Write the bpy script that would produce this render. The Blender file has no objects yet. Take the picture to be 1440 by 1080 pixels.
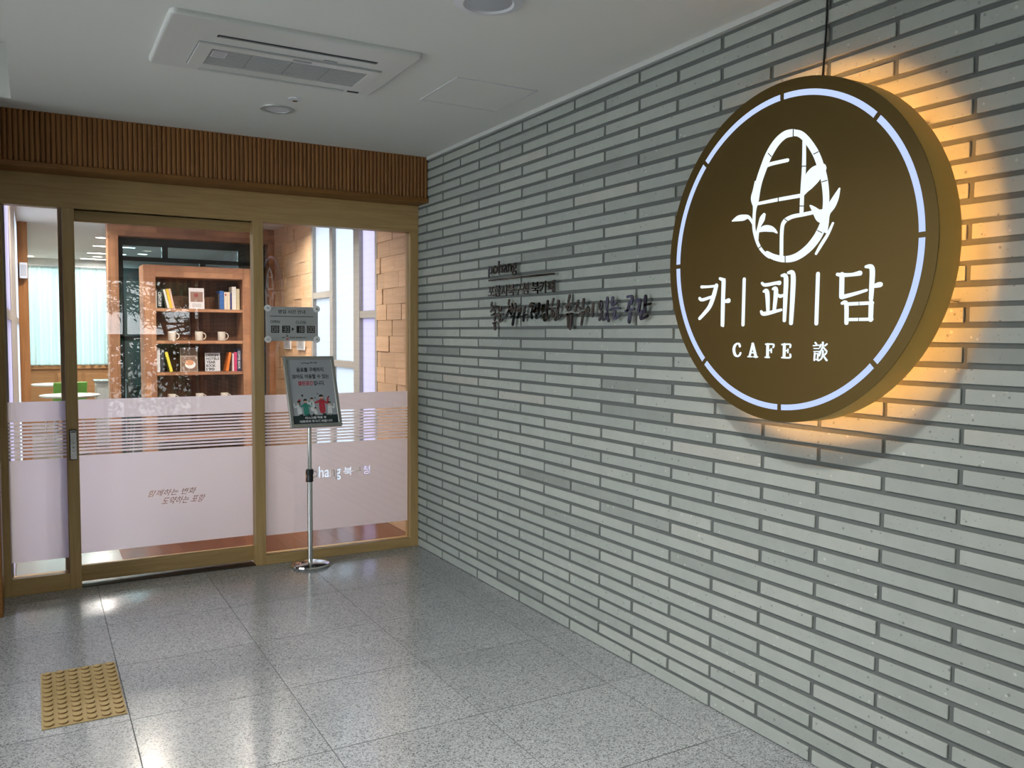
import bpy, bmesh, math, random
from mathutils import Vector, Matrix
random.seed(7)
SC = bpy.context.scene
COL = SC.collection

# ------------------------------------------------------------------ camera
CAM_POS = Vector((-2.3725, -5.3783, 1.5181))
YAW, PITCH, ROLL, FOCAL = math.radians(29.573), math.radians(-3.3555), math.radians(0.4083), 1185.81
_f = Vector((math.sin(YAW)*math.cos(PITCH), math.cos(YAW)*math.cos(PITCH), math.sin(PITCH)))
_r = Vector((math.cos(YAW), -math.sin(YAW), 0)); _u = _r.cross(_f)
_c, _s = math.cos(ROLL), math.sin(ROLL)
_R, _U = _c*_r + _s*_u, -_s*_r + _c*_u
cam_data = bpy.data.cameras.new('camera'); cam_data.sensor_width = 36.0; cam_data.lens = FOCAL/1440*36
cam_data.clip_start = 0.05; cam_data.clip_end = 200
cam = bpy.data.objects.new('camera', cam_data); COL.objects.link(cam)
cam.matrix_world = Matrix(((_R.x, _U.x, -_f.x, CAM_POS.x), (_R.y, _U.y, -_f.y, CAM_POS.y), (_R.z, _U.z, -_f.z, CAM_POS.z), (0, 0, 0, 1)))
SC.camera = cam

# ------------------------------------------------------------------ sky and exposure
world = bpy.data.worlds.new('overcast_sky'); SC.world = world; world.use_nodes = True
bg = world.node_tree.nodes['Background']
bg.inputs[0].default_value = (0.92, 0.98, 1.0, 1); bg.inputs[1].default_value = 5.0
vs = SC.view_settings
vs.view_transform = 'Standard'; vs.look = 'None'; vs.gamma = 1.0; vs.exposure = 0.30; vs.use_curve_mapping = False
SC.cycles.max_bounces = 10; SC.cycles.transparent_max_bounces = 24; SC.cycles.diffuse_bounces = 5
SC.cycles.caustics_reflective = False; SC.cycles.caustics_refractive = False; SC.cycles.sample_clamp_indirect = 8.0

def window_portal(x0, x1, y0, y1, z0, z1, d):
    """Sky-light portal filling a window opening; d is the inward direction."""
    l = bpy.data.lights.new('window_light_portal', 'AREA'); l.shape = 'RECTANGLE'; l.cycles.is_portal = True
    o = bpy.data.objects.new('window_light_portal', l); COL.objects.link(o)
    o.location = ((x0+x1)/2, (y0+y1)/2, (z0+z1)/2)
    o.rotation_euler = Vector(d).to_track_quat('-Z', 'Y').to_euler()
    if abs(d[1]) > .5: l.size, l.size_y = x1-x0, z1-z0
    else: l.size, l.size_y = y1-y0, z1-z0
    return o
window_portal(-1.45, 0.0, -8.60, -8.60, 0.0, 2.37, (0, 1, 0))
window_portal(-4.60, -4.60, -3.5, -.06, 0.1, 2.65, (1, 0, 0))  # portal of the added left window
window_portal(-2.45, -1.25, 10.7, 10.7, 0.97, 2.57, (0, -1, 0))
window_portal(0.14, 0.14, 1.2, 3.0, 0.05, 2.65, (-1, 0, 0))
window_portal(-2.56, -2.56, 0.25, 5.2, 0.05, 2.65, (1, 0, 0))

# ------------------------------------------------------------------ helpers
def tag(o, label=None, cat=None, group=None, kind=None):
    if label: o['label'] = label
    if cat: o['category'] = cat
    if group: o['group'] = group
    if kind: o['kind'] = kind
    return o
def empty(name, loc=(0, 0, 0), label=None, cat=None, group=None, kind=None):
    o = bpy.data.objects.new(name, None); o.empty_display_size = .1; COL.objects.link(o); o.location = loc
    return tag(o, label, cat, group, kind)
def link(name, me, mat=None, parent=None, loc=None):
    o = bpy.data.objects.new(name, me); COL.objects.link(o)
    if mat is not None and not me.materials: me.materials.append(mat)
    if parent is not None:
        o.parent = parent
        o.matrix_parent_inverse = Matrix.Translation(-Vector(parent.location))
    if loc is not None: o.location = loc
    return o
def bm_box(bm, x0, x1, y0, y1, z0, z1):
    v = [bm.verts.new(p) for p in ((x0,y0,z0),(x1,y0,z0),(x1,y1,z0),(x0,y1,z0),(x0,y0,z1),(x1,y0,z1),(x1,y1,z1),(x0,y1,z1))]
    for f in ((0,3,2,1),(4,5,6,7),(0,1,5,4),(1,2,6,5),(2,3,7,6),(3,0,4,7)): bm.faces.new([v[i] for i in f])
def bm_done(bm, name, bevel=0, seg=1, smooth=False):
    if bevel: bmesh.ops.bevel(bm, geom=list(bm.edges), offset=bevel, segments=seg, affect='EDGES', profile=.5)
    bmesh.ops.recalc_face_normals(bm, faces=bm.faces)
    if smooth:
        for f in bm.faces: f.smooth = True
    me = bpy.data.meshes.new(name); bm.to_mesh(me); bm.free(); return me
def box(name, b, mat, parent=None, bevel=0, seg=1):
    bm = bmesh.new(); bm_box(bm, *b); return link(name, bm_done(bm, name, bevel, seg), mat, parent)
def boxes(name, bs, mat, parent=None, bevel=0):
    bm = bmesh.new()
    for b in bs: bm_box(bm, *b)
    return link(name, bm_done(bm, name, bevel), mat, parent)
def lathe(name, prof, mat, parent=None, loc=(0, 0, 0), axis='z', seg=40, smooth=True, sy=1.0):
    """prof: list of (radius, height)."""
    bm = bmesh.new(); rings = []
    for r, h in prof:
        if r < 1e-6: rings.append([bm.verts.new((0, 0, h))]); continue
        rings.append([bm.verts.new((r*math.cos(2*math.pi*k/seg), sy*r*math.sin(2*math.pi*k/seg), h)) for k in range(seg)])
    for a, b in zip(rings, rings[1:]):
        for k in range(seg):
            k2 = (k+1) % seg
            if len(a) == 1 and len(b) == 1: continue
            if len(a) == 1: bm.faces.new((a[0], b[k2], b[k]))
            elif len(b) == 1: bm.faces.new((a[k], a[k2], b[0]))
            else: bm.faces.new((a[k], a[k2], b[k2], b[k]))
    if axis == 'x':
        for v in bm.verts: v.co = Vector((v.co.z, v.co.x, v.co.y))
    elif axis == 'y':
        for v in bm.verts: v.co = Vector((v.co.x, v.co.z, v.co.y))
    for v in bm.verts: v.co += Vector(loc)
    me = bm_done(bm, name, smooth=smooth)
    o = link(name, me, mat, parent)
    if smooth: sharp(me)
    return o
def sharp(me, deg=35):
    bm = bmesh.new(); bm.from_mesh(me)
    for e in bm.edges:
        if len(e.link_faces) == 2 and e.calc_face_angle(0) > math.radians(deg): e.smooth = False
    bm.to_mesh(me); bm.free()
def tube(name, pts, r, mat, parent=None, seg=10):
    bm = bmesh.new(); rings = []; pts = [Vector(p) for p in pts]
    for i, p in enumerate(pts):
        t = (pts[min(i+1, len(pts)-1)] - pts[max(i-1, 0)]).normalized()
        a = t.orthogonal().normalized() if i == 0 else (rings_a - t*rings_a.dot(t)).normalized()
        rings_a = a; b = t.cross(a)
        rr = r[i] if isinstance(r, (list, tuple)) else r
        rings.append([bm.verts.new(p + rr*(a*math.cos(2*math.pi*k/seg) + b*math.sin(2*math.pi*k/seg))) for k in range(seg)])
    for A, B in zip(rings, rings[1:]):
        for k in range(seg): bm.faces.new((A[k], A[(k+1) % seg], B[(k+1) % seg], B[k]))
    bm.faces.new(rings[0]); bm.faces.new(rings[-1])
    me = bm_done(bm, name, smooth=True); sharp(me, 60)
    return link(name, me, mat, parent)

class Frame:
    """A flat working plane: origin, u (reading direction), v (up), n (towards the viewer)."""
    def __init__(s, o, u, v):
        s.o, s.u, s.v = Vector(o), Vector(u).normalized(), Vector(v).normalized(); s.n = s.u.cross(s.v)
    def p(s, a, b, c=0.0): return s.o + s.u*a + s.v*b + s.n*c
def slab(name, F, b, mat, parent=None, bevel=0, seg=1):
    bm = bmesh.new(); bm_box(bm, *b)
    if bevel: bmesh.ops.bevel(bm, geom=list(bm.edges), offset=bevel, segments=seg, affect='EDGES', profile=.5)
    for v in bm.verts: v.co = F.p(*v.co)
    return link(name, bm_done(bm, name), mat, parent)
def poly(name, F, pts, c0, c1, mat, parent=None):
    bm = bmesh.new(); lo = [bm.verts.new(F.p(a, b, c0)) for a, b in pts]; hi = [bm.verts.new(F.p(a, b, c1)) for a, b in pts]
    bm.faces.new(lo[::-1]); bm.faces.new(hi)
    for k in range(len(pts)): bm.faces.new((lo[k], lo[(k+1) % len(pts)], hi[(k+1) % len(pts)], hi[k]))
    return link(name, bm_done(bm, name), mat, parent)
def disc_pts(a, b, r, n=20, r2=None): return [(a + r*math.cos(2*math.pi*k/n), b + (r2 or r)*math.sin(2*math.pi*k/n)) for k in range(n)]

def text_mesh(body, box_, F, c0, c1, shear=0.0, weight=0.0, keep=False):
    """Lettering fitted into box_ = (u0, u1, v0, v1) on frame F, from c0 to c1 in thickness."""
    cu = bpy.data.curves.new('lettering', 'FONT'); cu.body = body; cu.size = 1; cu.resolution_u = 3; cu.extrude = .5
    cu.offset = weight; cu.align_x = 'CENTER'
    ob = bpy.data.objects.new('lettering', cu); COL.objects.link(ob)
    bpy.context.view_layer.update()
    me = bpy.data.meshes.new_from_object(ob.evaluated_get(bpy.context.evaluated_depsgraph_get()))
    bpy.data.objects.remove(ob); bpy.data.curves.remove(cu)
    xs = [v.co.x for v in me.vertices]; ys = [v.co.y for v in me.vertices]
    if not xs: return me
    x0, x1, y0, y1 = min(xs), max(xs), min(ys), max(ys); u0, u1, v0, v1 = box_
    su = (u1-u0)/(x1-x0); sv = (v1-v0)/max(y1-y0, 1e-6)
    for v in me.vertices:
        b = v0 + (v.co.y-y0)*sv; a = u0 + (v.co.x-x0)*su + shear*(b-v0)
        v.co = F.p(a, b, c0 if v.co.z < 0 else c1)
    me.materials.clear(); return me
def text(name, body, box_, F, c0, c1, mat, parent=None, shear=0.0, weight=0.0):
    return link(name, text_mesh(body, box_, F, c0, c1, shear, weight), mat, parent)

def catmull(pts, n=5):
    if len(pts) < 3: return pts
    P = [pts[0]] + list(pts) + [pts[-1]]; out = []
    for i in range(1, len(P)-2):
        a, b, c, d = (Vector(q) for q in P[i-1:i+3])
        for k in range(n):
            t = k/n
            out.append(tuple(.5*((2*b) + (c-a)*t + (2*a-5*b+4*c-d)*t*t + (3*b-a-3*c+d)*t**3)))
    out.append(tuple(pts[-1])); return out
def bm_stroke(bm, F, st, c0, c1, smooth=True, cap=5):
    """Brush stroke: list of (u, v, width) drawn as a raised ribbon with round ends."""
    st = catmull(st) if smooth else st
    L, Rr = [], []
    n = len(st)
    for i, (a, b, w) in enumerate(st):
        p, q = st[max(0, i-1)], st[min(n-1, i+1)]
        t = Vector((q[0]-p[0], q[1]-p[1])); t = t.normalized() if t.length > 1e-9 else Vector((1, 0)); m = Vector((-t.y, t.x))
        w = max(w, 1e-4)
        L.append((a+m.x*w/2, b+m.y*w/2)); Rr.append((a-m.x*w/2, b-m.y*w/2))
        if i == 0: t0, m0, w0 = t, m, w
    c = []
    for k in range(1, cap):
        g = math.pi*k/cap; c.append((st[0][0] - (t0.x*math.sin(g) + m0.x*math.cos(g))*w0/2, st[0][1] - (t0.y*math.sin(g) + m0.y*math.cos(g))*w0/2))
    e = []
    for k in range(1, cap):
        g = math.pi*k/cap; e.append((st[-1][0] + (t.x*math.sin(g) + m.x*math.cos(g))*w/2, st[-1][1] + (t.y*math.sin(g) + m.y*math.cos(g))*w/2))
    def V(p, h): return bm.verts.new(F.p(p[0], p[1], h))
    Lh, Rh = [V(p, c1) for p in L], [V(p, c1) for p in Rr]; Ll, Rl = [V(p, c0) for p in L], [V(p, c0) for p in Rr]
    for i in range(n-1):
        bm.faces.new((Lh[i], Rh[i], Rh[i+1], Lh[i+1]))
        bm.faces.new((Ll[i], Ll[i+1], Rl[i+1], Rl[i]))
        bm.faces.new((Lh[i], Lh[i+1], Ll[i+1], Ll[i])); bm.faces.new((Rh[i], Rl[i], Rl[i+1], Rh[i+1]))
    for pts, up0, up1, dn0, dn1 in ((c, Rh[0], Lh[0], Rl[0], Ll[0]), (e, Lh[-1], Rh[-1], Ll[-1], Rl[-1])):
        h = [up0] + [V(p, c1) for p in pts] + [up1]; d = [dn0] + [V(p, c0) for p in pts] + [dn1]
        bm.faces.new(h); bm.faces.new(d[::-1])
        for i in range(len(h)-1): bm.faces.new((h[i], d[i], d[i+1], h[i+1]))
def strokes(name, F, sts, c0, c1, mat, parent=None, smooth=True):
    bm = bmesh.new()
    for st in sts: bm_stroke(bm, F, st, c0, c1, smooth)
    return link(name, bm_done(bm, name), mat, parent)

# ------------------------------------------------------------------ materials
def srgb(r, g, b): return tuple(((c/255)/12.92 if c/255 <= .04045 else ((c/255+.055)/1.055)**2.4) for c in (r, g, b)) + (1,)
def new_mat(name):
    m = bpy.data.materials.new(name); m.use_nodes = True
    return m, m.node_tree.nodes, m.node_tree.links, m.node_tree.nodes['Principled BSDF']
def plain(name, col, rough=.5, metal=0.0, spec=.5, noise=.06, scale=30.0, bump=0.0, emit=None, estr=0.0):
    m, N, L, P = new_mat(name)
    P.inputs['Roughness'].default_value = rough; P.inputs['Metallic'].default_value = metal; P.inputs['Specular IOR Level'].default_value = spec
    tc = N.new('ShaderNodeTexCoord'); nz = N.new('ShaderNodeTexNoise'); nz.inputs['Scale'].default_value = scale; nz.inputs['Detail'].default_value = 3
    L.new(tc.outputs['Object'], nz.inputs['Vector'])
    mx = N.new('ShaderNodeMix'); mx.data_type = 'RGBA'
    mx.inputs[6].default_value = tuple(c*(1-noise) for c in col[:3]) + (1,); mx.inputs[7].default_value = tuple(min(1, c*(1+noise)) for c in col[:3]) + (1,)
    L.new(nz.outputs['Fac'], mx.inputs[0]); L.new(mx.outputs[2], P.inputs['Base Color'])
    if bump:
        bp = N.new('ShaderNodeBump'); bp.inputs['Strength'].default_value = bump; bp.inputs['Distance'].default_value = .002
        L.new(nz.outputs['Fac'], bp.inputs['Height']); L.new(bp.outputs['Normal'], P.inputs['Normal'])
    if emit: P.inputs['Emission Color'].default_value = emit; P.inputs['Emission Strength'].default_value = estr
    return m
def ramp(N, stops):
    r = N.new('ShaderNodeValToRGB'); e = r.color_ramp.elements
    while len(e) > 1: e.remove(e[-1])
    e[0].position, e[0].color = stops[0]
    for p, c in stops[1:]: k = e.new(p); k.color = c
    return r
def wood(name, c1, c2, axis='x', rough=.45, scale=3.0, var=.12):
    """Straight-grained wood; grain runs along axis; every board has its own tone."""
    m, N, L, P = new_mat(name); P.inputs['Roughness'].default_value = rough; P.inputs['Specular IOR Level'].default_value = .35
    tc = N.new('ShaderNodeTexCoord'); oi = N.new('ShaderNodeObjectInfo'); mp = N.new('ShaderNodeMapping')
    s = {'x': (1.2, 22, 22), 'y': (22, 1.2, 22), 'z': (22, 22, 1.2)}[axis]
    mp.inputs['Scale'].default_value = tuple(scale*k for k in s)
    ad = N.new('ShaderNodeVectorMath'); ad.operation = 'ADD'; L.new(tc.outputs['Object'], ad.inputs[0])
    ml = N.new('ShaderNodeMath'); ml.operation = 'MULTIPLY'; ml.inputs[1].default_value = 17; L.new(oi.outputs['Random'], ml.inputs[0]); L.new(ml.outputs[0], ad.inputs[1])
    L.new(ad.outputs[0], mp.inputs['Vector'])
    nz = N.new('ShaderNodeTexNoise'); nz.inputs['Scale'].default_value = 1; nz.inputs['Detail'].default_value = 5; nz.inputs['Roughness'].default_value = .6; nz.inputs['Distortion'].default_value = .6
    L.new(mp.outputs[0], nz.inputs['Vector'])
    rp = ramp(N, [(.3, c1), (.72, c2)]); L.new(nz.outputs['Fac'], rp.inputs[0])
    hs = N.new('ShaderNodeHueSaturation'); mr = N.new('ShaderNodeMapRange'); mr.inputs[3].default_value = 1-var; mr.inputs[4].default_value = 1+var
    L.new(oi.outputs['Random'], mr.inputs[0]); L.new(mr.outputs[0], hs.inputs['Value']); L.new(rp.outputs[0], hs.inputs['Color']); L.new(hs.outputs[0], P.inputs['Base Color'])
    bp = N.new('ShaderNodeBump'); bp.inputs['Strength'].default_value = .12; bp.inputs['Distance'].default_value = .002; L.new(nz.outputs['Fac'], bp.inputs['Height']); L.new(bp.outputs['Normal'], P.inputs['Normal'])
    return m
def staves(name, c1, c2, c3, rot, bw, rh, rough=.4):
    """Butcher-block wood: glued staves of varied tone (stave length bw, width rh)."""
    m, N, L, P = new_mat(name); P.inputs['Roughness'].default_value = rough; P.inputs['Specular IOR Level'].default_value = .35
    tc = N.new('ShaderNodeTexCoord'); mp = N.new('ShaderNodeMapping'); mp.inputs['Rotation'].default_value = rot; L.new(tc.outputs['Object'], mp.inputs['Vector'])
    br = N.new('ShaderNodeTexBrick'); br.inputs['Scale'].default_value = 1; br.inputs['Mortar Size'].default_value = .0012; br.inputs['Brick Width'].default_value = bw; br.inputs['Row Height'].default_value = rh
    br.offset = .37; br.inputs['Color1'].default_value = c1; br.inputs['Color2'].default_value = c2; br.inputs['Mortar'].default_value = c3; br.inputs['Bias'].default_value = 0
    L.new(mp.outputs[0], br.inputs['Vector'])
    nz = N.new('ShaderNodeTexNoise'); nz.inputs['Scale'].default_value = 6; nz.inputs['Detail'].default_value = 4; L.new(mp.outputs[0], nz.inputs['Vector'])
    mx = N.new('ShaderNodeMix'); mx.data_type = 'RGBA'; mx.blend_type = 'MULTIPLY'; mx.inputs[0].default_value = .45
    rp = ramp(N, [(.3, (.55, .5, .45, 1)), (.7, (1.25, 1.2, 1.15, 1))]); L.new(nz.outputs['Fac'], rp.inputs[0])
    L.new(br.outputs['Color'], mx.inputs[6]); L.new(rp.outputs[0], mx.inputs[7]); L.new(mx.outputs[2], P.inputs['Base Color'])
    return m
def brick_mat():
    m, N, L, P = new_mat('grey_brick'); P.inputs['Roughness'].default_value = .8; P.inputs['Specular IOR Level'].default_value = .25
    tc = N.new('ShaderNodeTexCoord'); oi = N.new('ShaderNodeObjectInfo'); ge = N.new('ShaderNodeNewGeometry')
    sm = N.new('ShaderNodeMath'); sm.operation = 'ADD'; L.new(oi.outputs['Random'], sm.inputs[0]); L.new(ge.outputs['Random Per Island'], sm.inputs[1])
    fr = N.new('ShaderNodeMath'); fr.operation = 'FRACT'; L.new(sm.outputs[0], fr.inputs[0])
    pos = N.new('ShaderNodeMapping'); L.new(ge.outputs['Position'], pos.inputs['Vector'])
    nz = N.new('ShaderNodeTexNoise'); nz.inputs['Scale'].default_value = 9; nz.inputs['Detail'].default_value = 6; nz.inputs['Roughness'].default_value = .65; L.new(pos.outputs[0], nz.inputs['Vector'])
    base = ramp(N, [(.0, srgb(140, 144, 140)), (.05, srgb(157, 162, 157)), (.5, srgb(164, 169, 164)), (.93, srgb(170, 174, 168)), (1.0, srgb(176, 175, 168))]); L.new(fr.outputs[0], base.inputs[0])
    mx = N.new('ShaderNodeMix'); mx.data_type = 'RGBA'; mx.blend_type = 'MULTIPLY'; mx.inputs[0].default_value = .5
    r2 = ramp(N, [(.3, (.82, .83, .82, 1)), (.7, (1.06, 1.06, 1.05, 1))]); L.new(nz.outputs['Fac'], r2.inputs[0])
    L.new(base.outputs[0], mx.inputs[6]); L.new(r2.outputs[0], mx.inputs[7])
    last = mx.outputs[2]
    for sc, th, col, seed in ((34, .10, (.09, .10, .10, 1), 0), (27, .085, (.62, .64, .60, 1), 5), (80, .13, (.2, .21, .2, 1), 9)):
        vo = N.new('ShaderNodeTexVoronoi'); vo.inputs['Scale'].default_value = sc
        ad = N.new('ShaderNodeVectorMath'); ad.inputs[1].default_value = (seed, seed*.7, seed*.3); L.new(pos.outputs[0], ad.inputs[0]); L.new(ad.outputs[0], vo.inputs['Vector'])
        gt = N.new('ShaderNodeMath'); gt.operation = 'LESS_THAN'; L.new(vo.outputs['Distance'], gt.inputs[0])
        sc2 = N.new('ShaderNodeSeparateColor'); L.new(vo.outputs['Color'], sc2.inputs[0])
        k = N.new('ShaderNodeMapRange'); k.inputs[1].default_value = .72; k.inputs[2].default_value = 1; k.inputs[3].default_value = 0; k.inputs[4].default_value = th*1.6; L.new(sc2.outputs[0], k.inputs[0]); L.new(k.outputs[0], gt.inputs[1])
        m2 = N.new('ShaderNodeMix'); m2.data_type = 'RGBA'; m2.inputs[7].default_value = col
        hf = N.new('ShaderNodeMath'); hf.operation = 'MULTIPLY'; hf.inputs[1].default_value = .5; L.new(gt.outputs[0], hf.inputs[0])
        L.new(hf.outputs[0], m2.inputs[0]); L.new(last, m2.inputs[6]); last = m2.outputs[2]
    L.new(last, P.inputs['Base Color'])
    bp = N.new('ShaderNodeBump'); bp.inputs['Strength'].default_value = .35; bp.inputs['Distance'].default_value = .004; L.new(nz.outputs['Fac'], bp.inputs['Height']); L.new(bp.outputs['Normal'], P.inputs['Normal'])
    return m
def granite_mat():
    m, N, L, P = new_mat('polished_granite'); P.inputs['Specular IOR Level'].default_value = 1.0
    ge = N.new('ShaderNodeNewGeometry'); oi = N.new('ShaderNodeObjectInfo')
    v1 = N.new('ShaderNodeTexVoronoi'); v1.inputs['Scale'].default_value = 210; v1.inputs['Randomness'].default_value = 1; L.new(ge.outputs['Position'], v1.inputs['Vector'])
    s1 = N.new('ShaderNodeSeparateColor'); L.new(v1.outputs['Color'], s1.inputs[0])
    r1 = ramp(N, [(0, srgb(98, 101, 103)), (.16, srgb(124, 127, 129)), (.3, srgb(156, 160, 162)), (.7, srgb(171, 175, 177)), (1, srgb(187, 190, 191))]); L.new(s1.outputs[0], r1.inputs[0])
    nz = N.new('ShaderNodeTexNoise'); nz.inputs['Scale'].default_value = 2.2; nz.inputs['Detail'].default_value = 5; L.new(ge.outputs['Position'], nz.inputs['Vector'])
    r2 = ramp(N, [(.3, (.86, .87, .88, 1)), (.7, (1.06, 1.06, 1.06, 1))]); L.new(nz.outputs['Fac'], r2.inputs[0])
    mx = N.new('ShaderNodeMix'); mx.data_type = 'RGBA'; mx.blend_type = 'MULTIPLY'; mx.inputs[0].default_value = .8; L.new(r1.outputs[0], mx.inputs[6]); L.new(r2.outputs[0], mx.inputs[7])
    hs = N.new('ShaderNodeHueSaturation'); mr = N.new('ShaderNodeMapRange'); mr.inputs[3].default_value = .93; mr.inputs[4].default_value = 1.05; L.new(oi.outputs['Random'], mr.inputs[0]); L.new(mr.outputs[0], hs.inputs['Value'])
    L.new(mx.outputs[2], hs.inputs['Color']); L.new(hs.outputs[0], P.inputs['Base Color'])
    rr = N.new('ShaderNodeMapRange'); rr.inputs[3].default_value = .13; rr.inputs[4].default_value = .26; L.new(s1.outputs[1], rr.inputs[0]); L.new(rr.outputs[0], P.inputs['Roughness'])
    return m
def glass_mat(name, tint=(1, 1, 1, 1), ior=1.5):
    m, N, L, P = new_mat(name); N.remove(P); out = N['Material Output']
    t = N.new('ShaderNodeBsdfTransparent'); t.inputs[0].default_value = tint; g = N.new('ShaderNodeBsdfGlossy'); g.inputs['Roughness'].default_value = 0.0; g.inputs[0].default_value = (1, 1, 1, 1)
    fr = N.new('ShaderNodeFresnel'); fr.inputs['IOR'].default_value = ior; mx = N.new('ShaderNodeMixShader')
    L.new(fr.outputs[0], mx.inputs[0]); L.new(t.outputs[0], mx.inputs[1]); L.new(g.outputs[0], mx.inputs[2]); L.new(mx.outputs[0], out.inputs[0])
    return m
def frost_mat(name, col, trans=.7, clear=0.0):
    m, N, L, P = new_mat(name); N.remove(P); out = N['Material Output']
    t = N.new('ShaderNodeBsdfTranslucent'); t.inputs[0].default_value = col; d = N.new('ShaderNodeBsdfDiffuse'); d.inputs[0].default_value = col
    mx = N.new('ShaderNodeMixShader'); mx.inputs[0].default_value = trans; L.new(d.outputs[0], mx.inputs[1]); L.new(t.outputs[0], mx.inputs[2])
    nz = N.new('ShaderNodeTexNoise'); nz.inputs['Scale'].default_value = 400
    last = mx.outputs[0]
    if clear:
        tr = N.new('ShaderNodeBsdfTransparent'); m2 = N.new('ShaderNodeMixShader'); m2.inputs[0].default_value = clear
        L.new(last, m2.inputs[1]); L.new(tr.outputs[0], m2.inputs[2]); last = m2.outputs[0]
    L.new(last, out.inputs[0]); return m
def emit_mat(name, col, s):
    m, N, L, P = new_mat(name); N.remove(P); e = N.new('ShaderNodeEmission'); e.inputs[0].default_value = col; e.inputs[1].default_value = s
    L.new(e.outputs[0], N['Material Output'].inputs[0]); return m

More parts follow.
